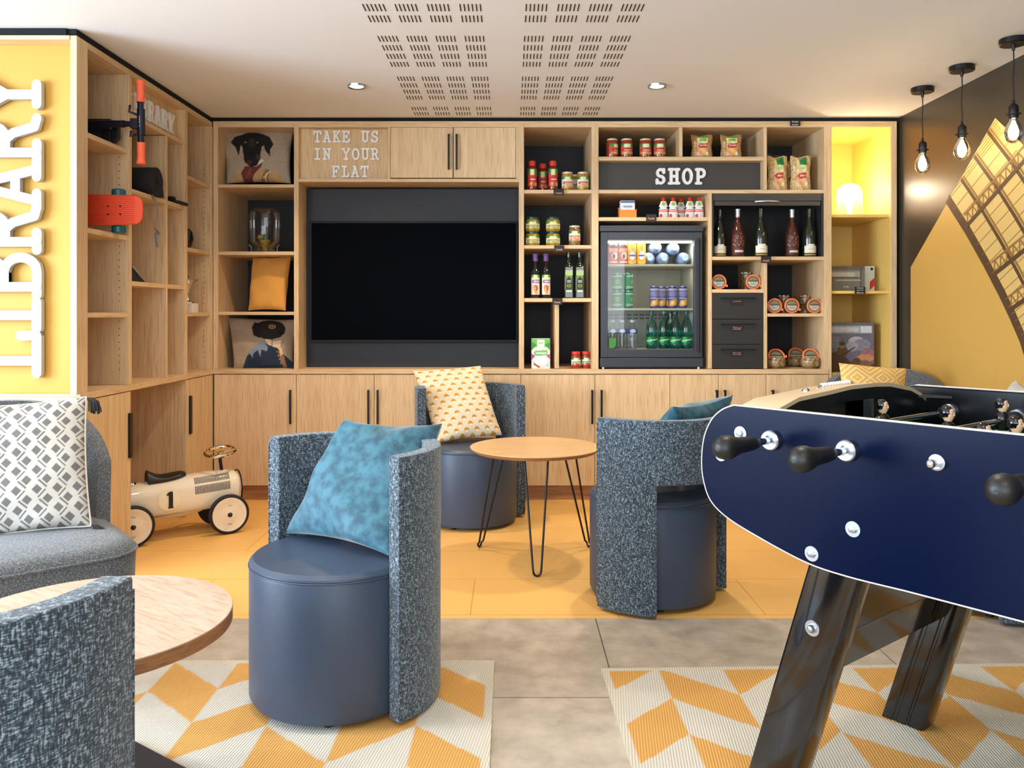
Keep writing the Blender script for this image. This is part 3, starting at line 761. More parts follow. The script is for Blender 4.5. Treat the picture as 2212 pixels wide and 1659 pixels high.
# ================================================================== PENDANTS
def pendant():
    t = thing('pendant_lamp', 'x', 'pendant lamp', (0, 0, 0), group='bare bulb pendants')
    m = MB(); m.lathe([(0, -.026), (.052, -.026), (.056, -.022), (.056, 0), (0, 0)], 36); m.build('ceiling_rose', 'black_metal', t)
    m = MB(); m.lathe([(.0, -.05), (.006, -.05), (.009, -.026), (.009, -.0255)], 16); m.tube([(0, 0, -.04), (.002, 0, -.1), (-.002, .001, -.17), (.002, 0, -.24), (0, 0, -.28)], .0028, 8); m.build('cable', 'black_plastic', t)
    m = MB(); m.lathe([(0, -.262), (.005, -.262), (.007, -.278), (.016, -.285), (.020, -.292), (.020, -.318), (.0195, -.322), (.030, -.323), (.030, -.327), (.020, -.328), (.019, -.342), (0, -.342)], 24); m.build('socket', 'black_plastic', t)
    m = MB(); m.lathe([(.015, -.342), (.017, -.352), (.028, -.370), (.036, -.394), (.0355, -.416), (.026, -.436), (.010, -.4465), (0, -.447)], 32, cap=False); b = m.build('bulb', 'glass_amber', t)
    m = MB(); m.lathe([(0, -.350), (.005, -.352), (.013, -.37), (.020, -.395), (.018, -.418), (0, -.428)], 16); m.build('filament', 'bulb_glow', b)
    return t
pr = None
for (x, y, lb) in ((2.15, 4.35, 'furthest bare bulb pendant, nearest the yellow niche'), (2.15, 3.97, 'middle one of the three bare bulb pendants'), (2.158, 3.576, 'nearest bare bulb pendant at the top right corner')):
    if pr is None: pr = pendant(); o = put(pr, (x, y, ZC)); o['label'] = lb
    else: o = dup(pr, (x, y, ZC), label=lb)
    point('bulb_light', (x, y, ZC - .385), 9, (1.0, .76, .46), .02)

# ================================================================== SHELF GOODS
def on(px, Y): return PX(px, Y)
SH = {}                                   # shelf top heights
def zt(py): return zf(py)
def lab_patch(par, r, z0, z1, pic, a=75, name='label', n=18, off=.0006, aoff=0):
    m = MB()
    def f(u, v):
        an = math.radians(-90 + aoff - a + 2 * a * u); return (math.cos(an) * (r + off), math.sin(an) * (r + off), z0 + (z1 - z0) * v)
    m.grid(f, n, n, paint=pic)
    return m.build(name, 'print', par, world=True)
def veg_label(tab=(222, 232, 180), main=(190, 50, 44), base=(236, 232, 216), food=(206, 150, 70)):
    p = Pic(base)
    p.rect(0, .74, 1, 1, (70, 140, 50)); p.poly([(0, .74), (.3, 1), (0, 1)], (40, 110, 40)); p.rect(.30, .62, .70, .98, tab); p.rect(.38, .78, .62, .8, (90, 130, 80)); p.rect(.38, .70, .62, .72, (90, 130, 80))
    p.poly([(.12, .42), (.25, .55), (.85, .55), (.85, .3), (.25, .3)], main); p.rect(.3, .45, .78, .49, (240, 230, 225)); p.rect(.3, .36, .78, .39, (240, 230, 225))
    p.ell(.5, .08, .4, .2, food); p.ell(.38, .12, .1, .07, (240, 200, 120)); p.rect(.78, .05, .95, .2, (200, 226, 210))
    return p
def goods(name, cat, lathes, group, lab=None):
    t = thing(name, 'x', cat, (0, 0, 0), group=group)
    for (pn, prof, mt) in lathes:
        m = MB(); m.lathe(prof, 24); m.build(pn, mt, t)
    if lab: lab_patch(t, *lab)
    return t
def place(proto, spots):
    for i, (px, Y, z, lb, *rz) in enumerate(spots):
        a = rz[0] if rz else 0
        if i == 0: put(proto, (PX(px, Y), Y, z), a); proto['label'] = lb
        else: dup(proto, (PX(px, Y), Y, z), a, label=lb)
z1_, z2_, z3_ = zf(409.5), zf(529.5), zf(644)
ket = goods('ketchup_bottle', 'bottle', [('body', [(0, 0), (.028, 0), (.031, .006), (.031, .04), (.027, .07), (.031, .118), (.029, .135), (.018, .15), (.017, .155), (0, .155)], 'ketchup'), ('cap', [(0, .152), (.021, .152), (.021, .178), (.019, .183), (0, .183)], 'red_cap')], 'ketchup bottles', (.0305, .028, .132, veg_label(main=(200, 40, 34), base=(200, 60, 44), food=(220, 90, 40)), 60))
place(ket, [(1149.5, 5.07, z1_, 'leftmost of the three red-capped ketchup bottles'), (1172, 5.16, z1_, 'ketchup bottle standing behind between the two others'), (1194.5, 5.07, z1_, 'ketchup bottle nearest the mustard jars')])
def jar_prof(r, h, lh): return [(0, 0), (r * .92, 0), (r, .006), (r, h - lh - .014), (r * .86, h - lh - .003), (r * .84, h - lh), (0, h - lh)], [(0, h - lh - .001), (r * .92, h - lh - .001), (r * .92, h - .002), (r * .86, h), (0, h)]
a, b = jar_prof(.035, .115, .011)
mus = goods('mustard_jar', 'jar', [('body', a, 'mustard'), ('lid', b, 'cream_lid')], 'mustard jars', (.035, .02, .085, veg_label(food=(210, 170, 90)), 75))
place(mus, [(1225.5, 5.07, z1_, 'left gold-lidded mustard jar beside the ketchup'), (1241, 5.17, z1_, 'mustard jar half hidden behind the two front ones'), (1259, 5.07, z1_, 'right gold-lidded mustard jar by the shelf side')])
a, b = jar_prof(.043, .087, .012)
pk = goods('pickle_jar', 'jar', [('body', a, 'pickle'), ('lid', b, 'green_lid')], 'green-lidded squat jars', (.043, .014, .058, veg_label(main=(70, 150, 90), base=(236, 224, 170), tab=(236, 224, 170), food=(200, 160, 60)), 75))
place(pk, [(1150.5, 5.07, z2_, 'bottom green-lidded jar of the left stack'), (1194.5, 5.07, z2_, 'bottom green-lidded jar of the right stack'), (1150.5, 5.07, z2_ + .0872, 'top green-lidded jar of the left stack'), (1194.5, 5.07, z2_ + .0872, 'top green-lidded jar of the right stack')])
a, b = jar_prof(.035, .123, .01)
bj = goods('bean_jar', 'jar', [('body', a, 'beans'), ('lid', b, 'cream_lid')], None, (.035, .03, .09, veg_label(main=(220, 90, 70)), 75))
place(bj, [(1241, 5.07, z2_, 'cream-lidded jar of beans right of the stacked jars')])
vin = goods('vinegar_bottle', 'bottle', [('body', [(0, 0), (.026, 0), (.028, .004), (.028, .15), (.022, .17), (.012, .19), (.0105, .24), (0, .24)], 'dark_glass'), ('cap', [(0, .226), (.0155, .226), (.0155, .258), (.018, .26), (.018, .268), (.014, .272), (0, .272)], 'purple_cap')], 'purple-capped bottles',
    (.028, .022, .142, Pic((230, 222, 206)).rect(0, .84, 1, 1, (90, 160, 60)).rect(.3, .82, .7, 1, (216, 226, 160)).poly([(.1, .66), (.25, .74), (.95, .74), (.95, .57), (.25, .57)], (110, 70, 130)).rect(.3, .64, .9, .67, (235, 225, 240)).ell(.5, .34, .25, .16, (196, 80, 50)).ell(.42, .3, .1, .1, (230, 170, 120)).ell(.55, .12, .2, .08, (220, 160, 80)), 62))
place(vin, [(1156.5, 5.07, z3_, 'left purple-capped vinegar bottle'), (1179.5, 5.07, z3_, 'right purple-capped vinegar bottle')])
def oil():
    t = thing('oil_bottle', 'x', 'bottle', group='dark square oil bottles')
    m = MB(); m.box(-.028, -.028, 0, .028, .028, .195); m.build('body', 'green_glass_dark', t, bevel=.007, seg=3)
    m = MB(); m.lathe([(.024, .194), (.020, .205), (.012, .218), (.011, .26), (0, .26)], 20); m.build('neck', 'green_glass_dark', t)
    m = MB(); m.lathe([(0, .25), (.014, .25), (.014, .268), (.017, .270), (.017, .278), (0, .281)], 20); m.build('cap', 'green_glass_dark', t)
    pic = Pic((54, 60, 30)).rect(0, .78, 1, 1, (170, 190, 130)).rect(.1, .56, .9, .78, (104, 150, 60)).poly([(.15, .4), (.15, .6), (.5, .72), (.85, .6), (.85, .4)], (30, 36, 30)).rect(.22, .52, .78, .56, (190, 200, 190)).rect(.22, .44, .78, .47, (190, 200, 190)).ell(.5, .3, .3, .08, (110, 150, 50)).ell(.5, .31, .12, .05, (110, 30, 30)).rect(.1, .02, .9, .1, (200, 210, 190))
    m = MB(); m.grid(lambda u, v: (-.022 + .044 * u, -.0287, .035 + .135 * v), 16, 32, paint=pic); m.build('label', 'print', t)
    return t
place(oil(), [(1228.5, 5.07, z3_, 'left dark square olive oil bottle'), (1252, 5.07, z3_, 'right dark square olive oil bottle')])
# rice box
def rice():
    t = thing('rice_box', 'green and white rice box in the bottom left shop bay', 'box', (PX(1168, 5.07), 5.07, WT1))
    m = MB(); m.box(-.057, -.02, 0, .057, .02, .183); m.build('carton', 'white_pack', t, world=False, bevel=.001)
    p = Pic((228, 232, 224)).rect(0, .72, 1, 1, (110, 190, 80)).poly([(0, .6), (.3, .8), (0, .9)], (60, 150, 60)).poly([(1, .6), (.7, .8), (1, .9)], (60, 150, 60)).rect(.3, .68, .7, .97, (232, 236, 220)).rect(.36, .84, .64, .87, (120, 170, 110)).poly([(.1, .52), (.2, .6), (.86, .62), (.86, .44), (.2, .42)], (120, 190, 110)).rect(.25, .5, .8, .53, (235, 245, 235)).poly([(0, .28), (.2, .42), (0, .5)], (190, 60, 150)).poly([(1, .3), (.8, .42), (1, .5)], (190, 60, 150)).ell(.5, .2, .42, .2, (214, 214, 200)).ell(.5, .24, .34, .15, (246, 246, 240)).line([(.15, .15), (.42, .04)], .03, (150, 40, 40)).rect(.8, .04, .95, .14, (160, 210, 220))
    p.noise(.06, 60, 60)
    m = MB(); m.grid(lambda u, v: (-.056 + .112 * u, -.0206, .002 + .179 * v), 48, 72, paint=p); m.build('front_print', 'print', t, world=False)
rice()
a, b = jar_prof(.029, .103, .014)
rj = goods('sauce_jar', 'jar', [('body', a, 'sauce'), ('lid', b, 'red_cap')], 'red-lidded sauce jars', (.029, .02, .066, veg_label(main=(60, 150, 120), food=(200, 50, 40)), 75))
place(rj, [(1244, 5.07, WT1, 'left red-lidded jar in the bottom shop bay'), (1266, 5.09, WT1, 'right red-lidded jar against the bay side')])
a, b = jar_prof(.036, .118, .010)
tj = goods('tomato_sauce_jar', 'jar', [('body', a, 'sauce'), ('lid', b, 'cream_lid')], 'tomato sauce jars on the top shelf', (.036, .022, .085, veg_label(main=(180, 40, 30), base=(200, 70, 50)), 80))
zz = zf(338)
place(tj, [(1322, 5.07, zz, 'leftmost of the four tomato sauce jars, turned sideways', .8), (1353.5, 5.07, zz, 'second tomato sauce jar from the left'), (1394, 5.07, zz, 'third tomato sauce jar from the left'), (1424.5, 5.07, zz, 'rightmost of the four tomato sauce jars')])
# bags
def bag(name, w, h, mt, group, pic, d=.05):
    t = thing(name, 'x', 'bag', group=group)
    m = MB()
    def f(sgn):
        def g(u, v):
            x = (u - .5) * w * (1 - .1 * math.sin(v * math.pi) * .3 + .04 * math.sin(v * 9)); z = h * v + .006 * math.sin(u * 7 + 2) * (v > .9)
            th = d * .5 * (max(0, 1 - (2 * u - 1) ** 2)) ** .4 * (min(1, (1 - v) * 4 + .12)) * (1 + .12 * math.sin(u * 13 + v * 17))
            return (x, -sgn * th, z)
        return g
    m.grid(f(1), 16, 20); m.grid(f(-1), 16, 20, flip=True); m.add([(-w / 2 * .95, -d * .15, 0), (w / 2 * .95, -d * .15, 0), (w / 2 * .95, d * .15, 0), (-w / 2 * .95, d * .15, 0)], [(0, 1, 2, 3)])
    m.build('packet', mt, t)
    m = MB(); g = f(1)
    def lf(u, v):
        x, y, z = g(.24 + .52 * u, .12 + .84 * v); return (x, y - .0015, z)
    m.grid(lf, 24, 36, paint=pic); m.build('label', 'print', t)
    m = MB(); m.grid(lambda u, v: ((u - .5) * w * .96, .002 * math.sin(u * 20), h * (.97 + .07 * v) + (.012 if u < .12 or u > .88 else 0) * v), 14, 2); m.build('seal', 'film', t)
    return t
pp = Pic((222, 170, 128)).rect(0, .66, 1, 1, (226, 230, 170)).rect(0, .9, 1, 1, (90, 150, 60)).rect(.2, .72, .8, .84, (120, 180, 80)).poly([(.02, .46), (.2, .58), (.98, .62), (.98, .42), (.2, .36)], (176, 50, 44)).rect(.24, .5, .9, .54, (236, 200, 190)).ell(.5, .18, .38, .16, (230, 180, 90)).ell(.3, .1, .12, .08, (240, 150, 140)).rect(.8, .02, 1, .14, (200, 226, 220))
place(bag('pasta_bag', .127, .142, 'pasta', 'bags of pasta on the top shelf', pp), [(1516, 5.08, zz, 'left bag of twisted pasta on the top shelf'), (1579, 5.08, zz, 'right bag of twisted pasta on the top shelf')])
nn_ = Pic((236, 180, 140)).rect(.25, .74, 1, 1, (24, 130, 70)).rect(.25, .5, .85, .74, (220, 226, 160)).rect(.35, .6, .75, .62, (130, 160, 90)).rect(.35, .66, .75, .68, (130, 160, 90)).rect(0, .5, .25, 1, (226, 200, 142)).poly([(.02, .36), (.2, .46), (.98, .48), (.9, .3), (.3, .26)], (190, 50, 50)).rect(.3, .36, .85, .4, (236, 190, 180)).ell(.5, .12, .3, .1, (226, 170, 100)).rect(.78, .04, 1, .16, (200, 230, 224))
place(bag('noodle_bag', .122, .212, 'noodle', 'bags of noodles in the top right bay', nn_, .06), [(1679, 5.08, z1_, 'bag of pale noodles leaning at the left of the top right bay', .1), (1729, 5.08, z1_, 'upright bag of pale noodles in the top right bay'), (1703, 5.22, z1_, 'dark noodle bag standing behind the two front ones', .5)])
# nuts box + pouches
zq = zf(469)
t = thing('nut_display', 'orange carton of blue and white nut packets above the fridge', 'box', (PX(1355, 5.08), 5.08, zq))
m = MB(); m.box(-.052, -.03, 0, .052, -.028, .05); m.box(-.052, .03, 0, .052, .032, .07); m.box(-.052, -.028, 0, -.050, .03, .056); m.box(.050, -.028, 0, .052, .03, .056); m.box(-.05, -.028, 0, .05, .03, .002)
m.build('tray', 'card_orange', t, world=False, smooth=0)
np_ = Pic((226, 230, 236)).rect(0, .9, 1, 1, (40, 90, 170)).rect(.2, .62, .8, .72, (150, 160, 180)).ell(.5, .42, .2, .08, (214, 150, 90)).rect(.15, .2, .85, .34, (30, 70, 150)).rect(.25, .25, .75, .29, (230, 236, 250))
for k in range(3):
    m = MB(); yk = -.022 + .018 * k
    m.box(-.044, yk, .003, .044, yk + .012, .108)
    q = m.build('packet', 'white_pack', t, world=False, bevel=.004)
    if k == 0:
        m = MB(); m.grid(lambda u, v: (-.042 + .084 * u, yk - .0007, .004 + .1 * v), 20, 24, paint=np_); m.build('print', 'print', q, world=False)
def pouch():
    t = thing('fruit_pouch', 'x', 'pouch', group='white fruit pouches with red caps')
    m = MB()
    def pf(sg):
        def g(u, v):
            wd = .05 * (1 if v < .55 else 1 - .35 * math.sin((v - .55) / .12 * math.pi) if v < .67 else 1 - 1.4 * (v - .67))
            th = .014 * (max(0, 1 - (2 * u - 1) ** 2)) ** .5 * (1 - .75 * v) + .001
            return ((u - .5) * wd * 1.1, -sg * th, .105 * v)
        return g
    m.grid(pf(1), 12, 24); m.grid(pf(-1), 12, 24, flip=True); m.build('pack', 'white_pack', t)
    m = MB(); g = pf(1)
    pic = Pic((226, 228, 230)).ell(.5, .84, .3, .1, (150, 190, 60)).rect(0, .36, 1, .5, (214, 90, 80)).rect(.1, .41, .9, .44, (240, 225, 220)).ell(.2, .14, .16, .12, (180, 50, 60)).rect(.4, .05, .9, .28, (212, 214, 216))
    m.grid(lambda u, v: (g(u, v)[0], g(u, v)[1] - .0008, g(u, v)[2]), 20, 32, paint=pic); m.build('print', 'print', t)
    m = MB(); m.lathe([(.006, .1), (.006, .112), (.011, .112), (.014, .118), (.011, .126), (0, .127)], 14); m.build('cap', 'red_cap', t)
    return t
place(pouch(), [(1433, 5.07, zq, 'leftmost red-capped fruit pouch'), (1454, 5.07, zq, 'second red-capped fruit pouch from the left'), (1471, 5.12, zq, 'middle fruit pouch standing slightly behind'), (1490, 5.07, zq, 'second red-capped fruit pouch from the right'), (1510, 5.07, zq, 'rightmost red-capped fruit pouch')])
# price tags
def price_tag(px, py, lb, text='l\'unité', col='chalk', Y=4.985, wpx=22, hpx=14):
    t = thing('price_tag', lb, 'price tag', (PX(px, Y), Y, PZ(py + hpx / 2, Y)), group='small black chalk price tags')
    hw = wpx / 2 / F * Y; hh = hpx / F * Y
    m = MB(); m.box(-hw, 0, 0, hw, .0015, hh); m.box(-hw * .5, .0015, hh * .35, hw * .5, .014, hh * .45); m.build('card', 'tag_black', t, world=False, smooth=0)
    m = MB(); lines = text.split('|')
    for i, l in enumerate(lines):
        zc = hh * (1 - (i + .5) / len(lines)) if len(lines) > 1 else hh * .38
        font_add(m, l, lambda a, b, d: Vector((a + b * .25, -.0004, zc + b)), hh * (.34 if len(lines) == 1 else .62 / len(lines)), 0, width=hw * 1.25)
    m.build('writing', col, t, world=False, smooth=0)
price_tag(1207, 415, 'black tag under the ketchup shelf'); price_tag(1208, 537, 'black tag under the stacked green-lidded jars'); price_tag(1204, 651, 'black tag under the vinegar bottles')
price_tag(1407, 470, 'black tag above the fridge'); price_tag(1655, 561, 'black tag under the wine bottles', 'la bouteille'); price_tag(1718, 266, 'black tag on the top edge above the noodles', 'Produits|locaux', 'chalk_white', hpx=12)
price_tag(1858, 627, 'black tag on the yellow shelf edge', 'Choix|jeux en|libre', 'chalk_white', Y=5.005, wpx=23, hpx=15)

# ---- wine cabinet (black roller front)
t = thing('wine_cabinet', 'black roller-front cabinet pulled open over the wine bottles', 'cabinet', (xf(1659), YF + .2, zf(554)), group=None)
def wb(name, a, b, c, d, y0, y1, mt='drawer_black'): return panel(t, name, xf(a), YF + y0, zf(d), xf(b), YF + y1, zf(c), mt)
wb('side_panel', 1538.5, 1542, 418, 553.6, .004, .40); wb('side_panel', 1775, 1779.5, 418, 553.6, .004, .40); wb('back_panel', 1542, 1775, 418, 553.6, .39, .40, 'black_panel')
r = wb('roller_box', 1542, 1775, 418, 433.5, .006, .12, 'shop_panel'); r = wb('roller_door', 1544, 1773, 434.5, 444, .004, .014, 'shop_panel')
m = MB(); m.tube([P(1631, 435.5, YF - .004), P(1640, 434.6, YF - .016), P(1658, 434, YF - .02), P(1676, 434.6, YF - .016), P(1684, 435.5, YF - .004)], .0035, 8, flat=1.6); m.build('pull', 'steel', r)
zw = zf(554)
def wine(body, foil, lab, group, nm='wine_bottle'):
    t = thing(nm, 'x', 'bottle', group=group)
    m = MB(); m.lathe([(0, 0), (.036, 0), (.040, .006), (.040, .135), (.036, .165), (.022, .205), (.0155, .228), (.0145, .272), (0, .272)], 28); m.build('glass', body, t)
    m = MB(); m.lathe([(.0152, .232), (.0152, .284), (.017, .285), (.017, .292), (.0145, .293), (0, .293)], 20); m.build('foil', foil, t)
    if lab == 'w':
        pic = Pic((232, 226, 208)).rect(0, .0, 1, .1, (184, 156, 90)).rect(.2, .4, .8, .43, (150, 140, 120)).rect(.28, .55, .72, .58, (150, 140, 120)); lab_patch(t, .040, .022, .068, pic, 62)
        lab_patch(t, .040, .068, .078, Pic((232, 226, 208)), 30, 'label')
        lab_patch(t, .040, .010, .017, Pic((184, 156, 90)), 62, 'label')
    else:
        p = Pic((76, 34, 26)); rr = random.Random(4)
        for k in range(34): p.ell(rr.random(), .42 + rr.random() * .5, .02 + .02 * rr.random(), .018, (220, 150, 116))
        p.rect(.2, .12, .8, .2, (214, 206, 200)); p.rect(.3, .23, .7, .3, (90, 66, 60)); lab_patch(t, .040, .015, .135, p, 62, n=40)
    return t
place(wine('green_glass_dark', 'green_glass_dark', 'w', 'white-labelled wine bottles'), [(1554, 5.10, zw, 'white-labelled wine bottle at the left end of the wine row'), (1643, 5.06, zw, 'middle white-labelled wine bottle'), (1748, 5.07, zw, 'white-labelled wine bottle at the right end of the wine row')])
place(wine('rose_wine', 'silver_foil', 'r', 'rosé wine bottles with silver foil'), [(1593.5, 5.07, zw, 'left silver-foiled rosé bottle'), (1711, 5.09, zw, 'right silver-foiled rosé bottle')])
# ---- drawers
for i, (a, b, s) in enumerate(((633.5, 689, 'top'), (690, 743.5, 'middle'), (744.5, 796, 'bottom'))):
    t = thing('drawer_box', '%s black drawer of the three below the preserving jars' % s, 'drawer', (xf(1594), YF + .2, zf(b)), group='black drawers')
    m = MB(); m.box(xf(1538.7), YF + .004, zf(b), xf(1649.3), YF + .022, zf(a)); m.build('front', 'drawer_black', t, bevel=.001, smooth=0)
    m = MB(); m.box(xf(1541), YF + .022, zf(b - 3), xf(1647), YF + .5, zf(a + 10)); m.build('tray', 'drawer_black', t, smooth=0)
    m = MB(); m.box(xf(1557), YF - .012, zf(a + 12), xf(1631), YF - .004, zf(a + 9)); m.box(xf(1557), YF - .004, zf(a + 12), xf(1560), YF + .004, zf(a + 9)); m.box(xf(1628), YF - .004, zf(a + 12), xf(1631), YF + .004, zf(a + 9)); m.build('handle', 'black_metal', t, smooth=0)
    m = MB(); cx = xf(1592); zc = zf(a + 17)
    m.box(cx - .034, YF - .001, zc - .022, cx + .034, YF + .004, zc + .006); o = m.build('card', 'tag_black', t, smooth=0)
    m = MB()
    for k, l in enumerate((('Le salé chaud',), ('Plats à', 'réchauffer'), ('Pots à ôter', 'de la carte'))[i]):
        font_add(m, l, lambda u, v, d: Vector((cx + u, YF - .0015, zc - .010 * k + v)), .007, 0, width=.05)
    m.build('writing', 'chalk', o, smooth=0)

# ---- preserving jars lying with lids to the front
def weck(r, L, group):
    t = thing('preserving_jar', 'x', 'jar', group=group)   # axis towards the viewer (-Y), resting on its side
    D = Vector((0, -1, 0)); c = Vector((0, 0, r * 1.0))
    m = MB(); m.lat_dir([(0, 0), (r * .8, 0), (r * .86, .006), (r * .82, L * .7), (r * .88, L - .004), (0, L - .004)], c + Vector((0, L, 0)), D, 28); m.build('glass_body', 'pate', t)
    m = MB(); pts = [c + Vector((math.cos(a) * r * .88, -.001, math.sin(a) * r * .88)) for a in np.linspace(0, 2 * math.pi, 28, endpoint=False)]; m.tube(pts, r * .12, 10, closed=True)
    m.box(r * .86, -.006, r * .35, r * 1.12, .003, r * .65); m.build('rubber_ring', 'orange_ring', t)
    m = MB(); m.lat_dir([(r * .78, 0), (r * .76, .010), (r * .6, .012), (0, .010)], c + Vector((0, .002, 0)), D, 28); l = m.build('lid', 'glass', t)
    m = MB(); pic = Pic((226, 220, 200)).rect(0, .62, 1, 1, (160, 150, 120)).rect(0, .56, 1, .66, (70, 80, 50)).rect(.2, .3, .8, .33, (150, 150, 150))
    rr_ = r * .66
    def f(u, v):
        a, b = 2 * u - 1, 2 * v - 1; q = math.sqrt(max(0, 1 - b * b)); return (a * q * rr_, -.0015, r + b * rr_)
    m.grid(f, 16, 16, paint=pic); m.build('paper_label', 'print', t)
    return t
zj1 = zf(625); zj2 = zf(677)
pj = weck(.046, .075, 'preserving jars lying on their sides')
place(pj, [(1553, 5.05, zj1, 'left lying preserving jar above the black drawers'), (1627, 5.05, zj1, 'right lying preserving jar above the black drawers'),
           (1673, 5.05, zj2, 'left of three lying preserving jars on the right shelf'), (1710.5, 5.05, zj2, 'middle of three lying preserving jars on the right shelf'), (1759, 5.05, zj2, 'right of three lying preserving jars on the right shelf')])
def upj():
    t = thing('preserving_jar', 'x', 'jar', group='small upright preserving jars behind')
    m = MB(); m.lathe([(0, 0), (.030, 0), (.034, .005), (.034, .04), (.030, .045), (0, .045)], 24); m.build('glass_body', 'pate', t)
    m = MB(); m.lathe([(0, .045), (.036, .045), (.036, .049), (0, .049)], 24); m.build('rubber_ring', 'orange_ring', t)
    m = MB(); m.lathe([(.032, .0492), (.032, .057), (0, .057)], 24); m.build('lid', 'glass', t)
    return t
place(upj(), [(1693, 5.24, zj2, 'lower upright jar behind the middle lying jar'), (1693, 5.24, zj2 + .0575, 'upper upright jar behind the middle lying jar'), (1739, 5.24, zj2, 'lower upright jar behind the right lying jar'), (1739, 5.24, zj2 + .0575, 'upper upright jar behind the right lying jar'), (1612, 5.24, zj1, 'lower upright jar behind the jar above the drawers'), (1612, 5.24, zj1 + .0575, 'upper upright jar behind the jar above the drawers')])
def bowl():
    t = thing('salad_jar', 'x', 'jar', group='bulging glass jars of salad')
    T = Matrix.Translation((0, 0, .0)) 
    m = MB(); m.lathe([(0, 0), (.03, 0), (.052, .016), (.060, .04), (.054, .06), (.046, .07), (0, .07)], 28); m.build('glass_body', 'pate', t)
    M = Matrix.Translation((0, -.012, .073)) @ Matrix.Rotation(math.radians(62), 4, 'X')
    m = MB(); m.tube([M @ Vector((.046 * math.cos(a), .046 * math.sin(a), 0)) for a in np.linspace(0, 2 * math.pi, 28, endpoint=False)], .0068, 10, closed=True); m.box(.048, -.008, -.003, .062, .008, .003, T=M); m.build('rubber_ring', 'orange_ring', t)
    m = MB(); m.lathe([(.042, -.006), (.042, .006), (.036, .010), (0, .009)], 28, T=M); m.build('lid', 'glass', t)
    pic = Pic((226, 220, 200)).rect(0, .62, 1, 1, (160, 150, 120)).rect(0, .56, 1, .66, (70, 80, 50))
    m = MB()
    def f(u, v):
        a, b = 2 * u - 1, 2 * v - 1; q = math.sqrt(max(0, 1 - b * b)); return M @ Vector((a * q * .036, b * .036, -.002))
    m.grid(f, 16, 16, paint=pic); m.build('paper_label', 'print', t)
    return t
place(bowl(), [(1676, 5.08, WT1, 'left bulging salad jar on the bottom right shelf'), (1750, 5.08, WT1, 'right bulging salad jar on the bottom right shelf'), (1719, 5.24, WT1, 'salad jar standing behind the other two')])

# ---- game boxes, dome lamp
zy = zf(628); zy3 = zf(806)
fr0 = lambda a, b, d: Vector((a, d, b))
t = thing('board_game_box', 'grey expansion pack game box on the middle yellow shelf', 'game box', (PX(1832, 5.1), 5.1, zy))
m = MB(); hw = PX(1867, 5.08) - PX(1797, 5.08); x0 = PX(1794, 5.08) - PX(1832, 5.1); x1 = PX(1868, 5.08) - PX(1832, 5.1); m.box(x0, -.02, 0, x1, .05, .152); m.build('carton', 'gamebox', t, world=False, bevel=.001)
p = Pic((112, 106, 92)).rect(0, .86, 1, 1, (92, 88, 74)).rect(0, .56, .9, .78, (150, 144, 128)).rect(0, .6, .7, .74, (176, 170, 152)).rect(0, .52, .8, .55, (80, 74, 62)).rect(.86, 0, .9, 1, (84, 78, 66)).noise(.2, 60, 3)
m = MB(); m.grid(lambda u, v: (x0 + (x1 - x0) * u, -.0206, .152 * v), 60, 40, paint=p); m.build('print', 'print', t, world=False)
m = MB(); font_add(m, 'EXPANSION PACK', lambda a, b, d: Vector((-.005 + a, -.0212, .066 + b)), .008, 0, width=.15); font_add(m, "44 '45", lambda a, b, d: Vector((-.02 + a, -.0212, .026 + b)), .010, 0, width=.03); m.build('writing', 'chalk_white', t, world=False, smooth=0)
t = thing('board_game_box', 'pale blue game box edge behind the grey expansion box', 'game box', (PX(1882, 5.2), 5.2, zy))
m = MB(); m.box(-.10, -.03, 0, .008, .03, .157); m.build('carton', 'gamebox_white', t, world=False, bevel=.001)
m = MB(); m.prism([(-.022, .01), (.006, .035), (.006, .085), (-.022, .06)], lambda a, b, d: Vector((a, -.031 - d, b)), 0, .0004); m.build('red_flash', 'red_star', t, world=False)
m = MB(); m.lat_dir([(0, 0), (.009, 0), (.009, .0004), (0, .0004)], (-.010, -.0304, .14), (0, -1, 0), 20); m.build('age_mark', 'tag_black', t, world=False)
t = thing('board_game_box', 'large war game box with a soldier picture on the lower yellow shelf', 'game box', (PX(1840, 5.12), 5.12, zy3))
x0 = PX(1793, 5.1) - PX(1840, 5.12); x1 = PX(1888, 5.1) - PX(1840, 5.12); hh = .302
m = MB(); m.box(x0, -.02, 0, x1, .05, hh); m.build('carton', 'gamebox_dark', t, world=False, bevel=.001)
p = Pic((104, 100, 116)).rect(0, .88, 1, 1, (96, 98, 112)).rect(0, .78, .96, .94, (150, 156, 160)).rect(.02, .82, .66, .9, (186, 190, 190)).rect(.7, .79, .95, .93, (200, 204, 206))
for (cx_, cy_, rx_, ry_, c) in ((.6, .62, .18, .1, (170, 166, 176)), (.72, .55, .2, .12, (128, 126, 140)), (.5, .52, .14, .1, (150, 146, 156)), (.85, .36, .16, .12, (150, 100, 110)), (.8, .28, .2, .08, (196, 130, 90)), (.1, .6, .14, .12, (112, 120, 130))): p.ell(cx_, cy_, rx_, ry_, c)
p.rect(0, 0, 1, .16, (70, 48, 34)); p.poly([(0, 0), (0, .36), (.12, .42), (.3, .36), (.45, .2), (.5, 0)], (74, 54, 38)); p.ell(.28, .42, .12, .12, (92, 68, 44)); p.ell(.27, .535, .055, .06, (150, 108, 80)); p.ell(.27, .575, .07, .045, (66, 58, 44)); p.line([(.24, .32), (.56, .5)], .012, (50, 36, 26)); p.ell(.6, .16, .14, .12, (100, 66, 44)); p.ell(.62, .24, .05, .05, (80, 62, 46)); p.ell(.8, .14, .14, .1, (120, 90, 70)).noise(.35, 50, 60)
m = MB(); m.grid(lambda u, v: (x0 + (x1 - x0) * u, -.0206, hh * v), 80, 90, paint=p); m.build('print', 'print', t, world=False)
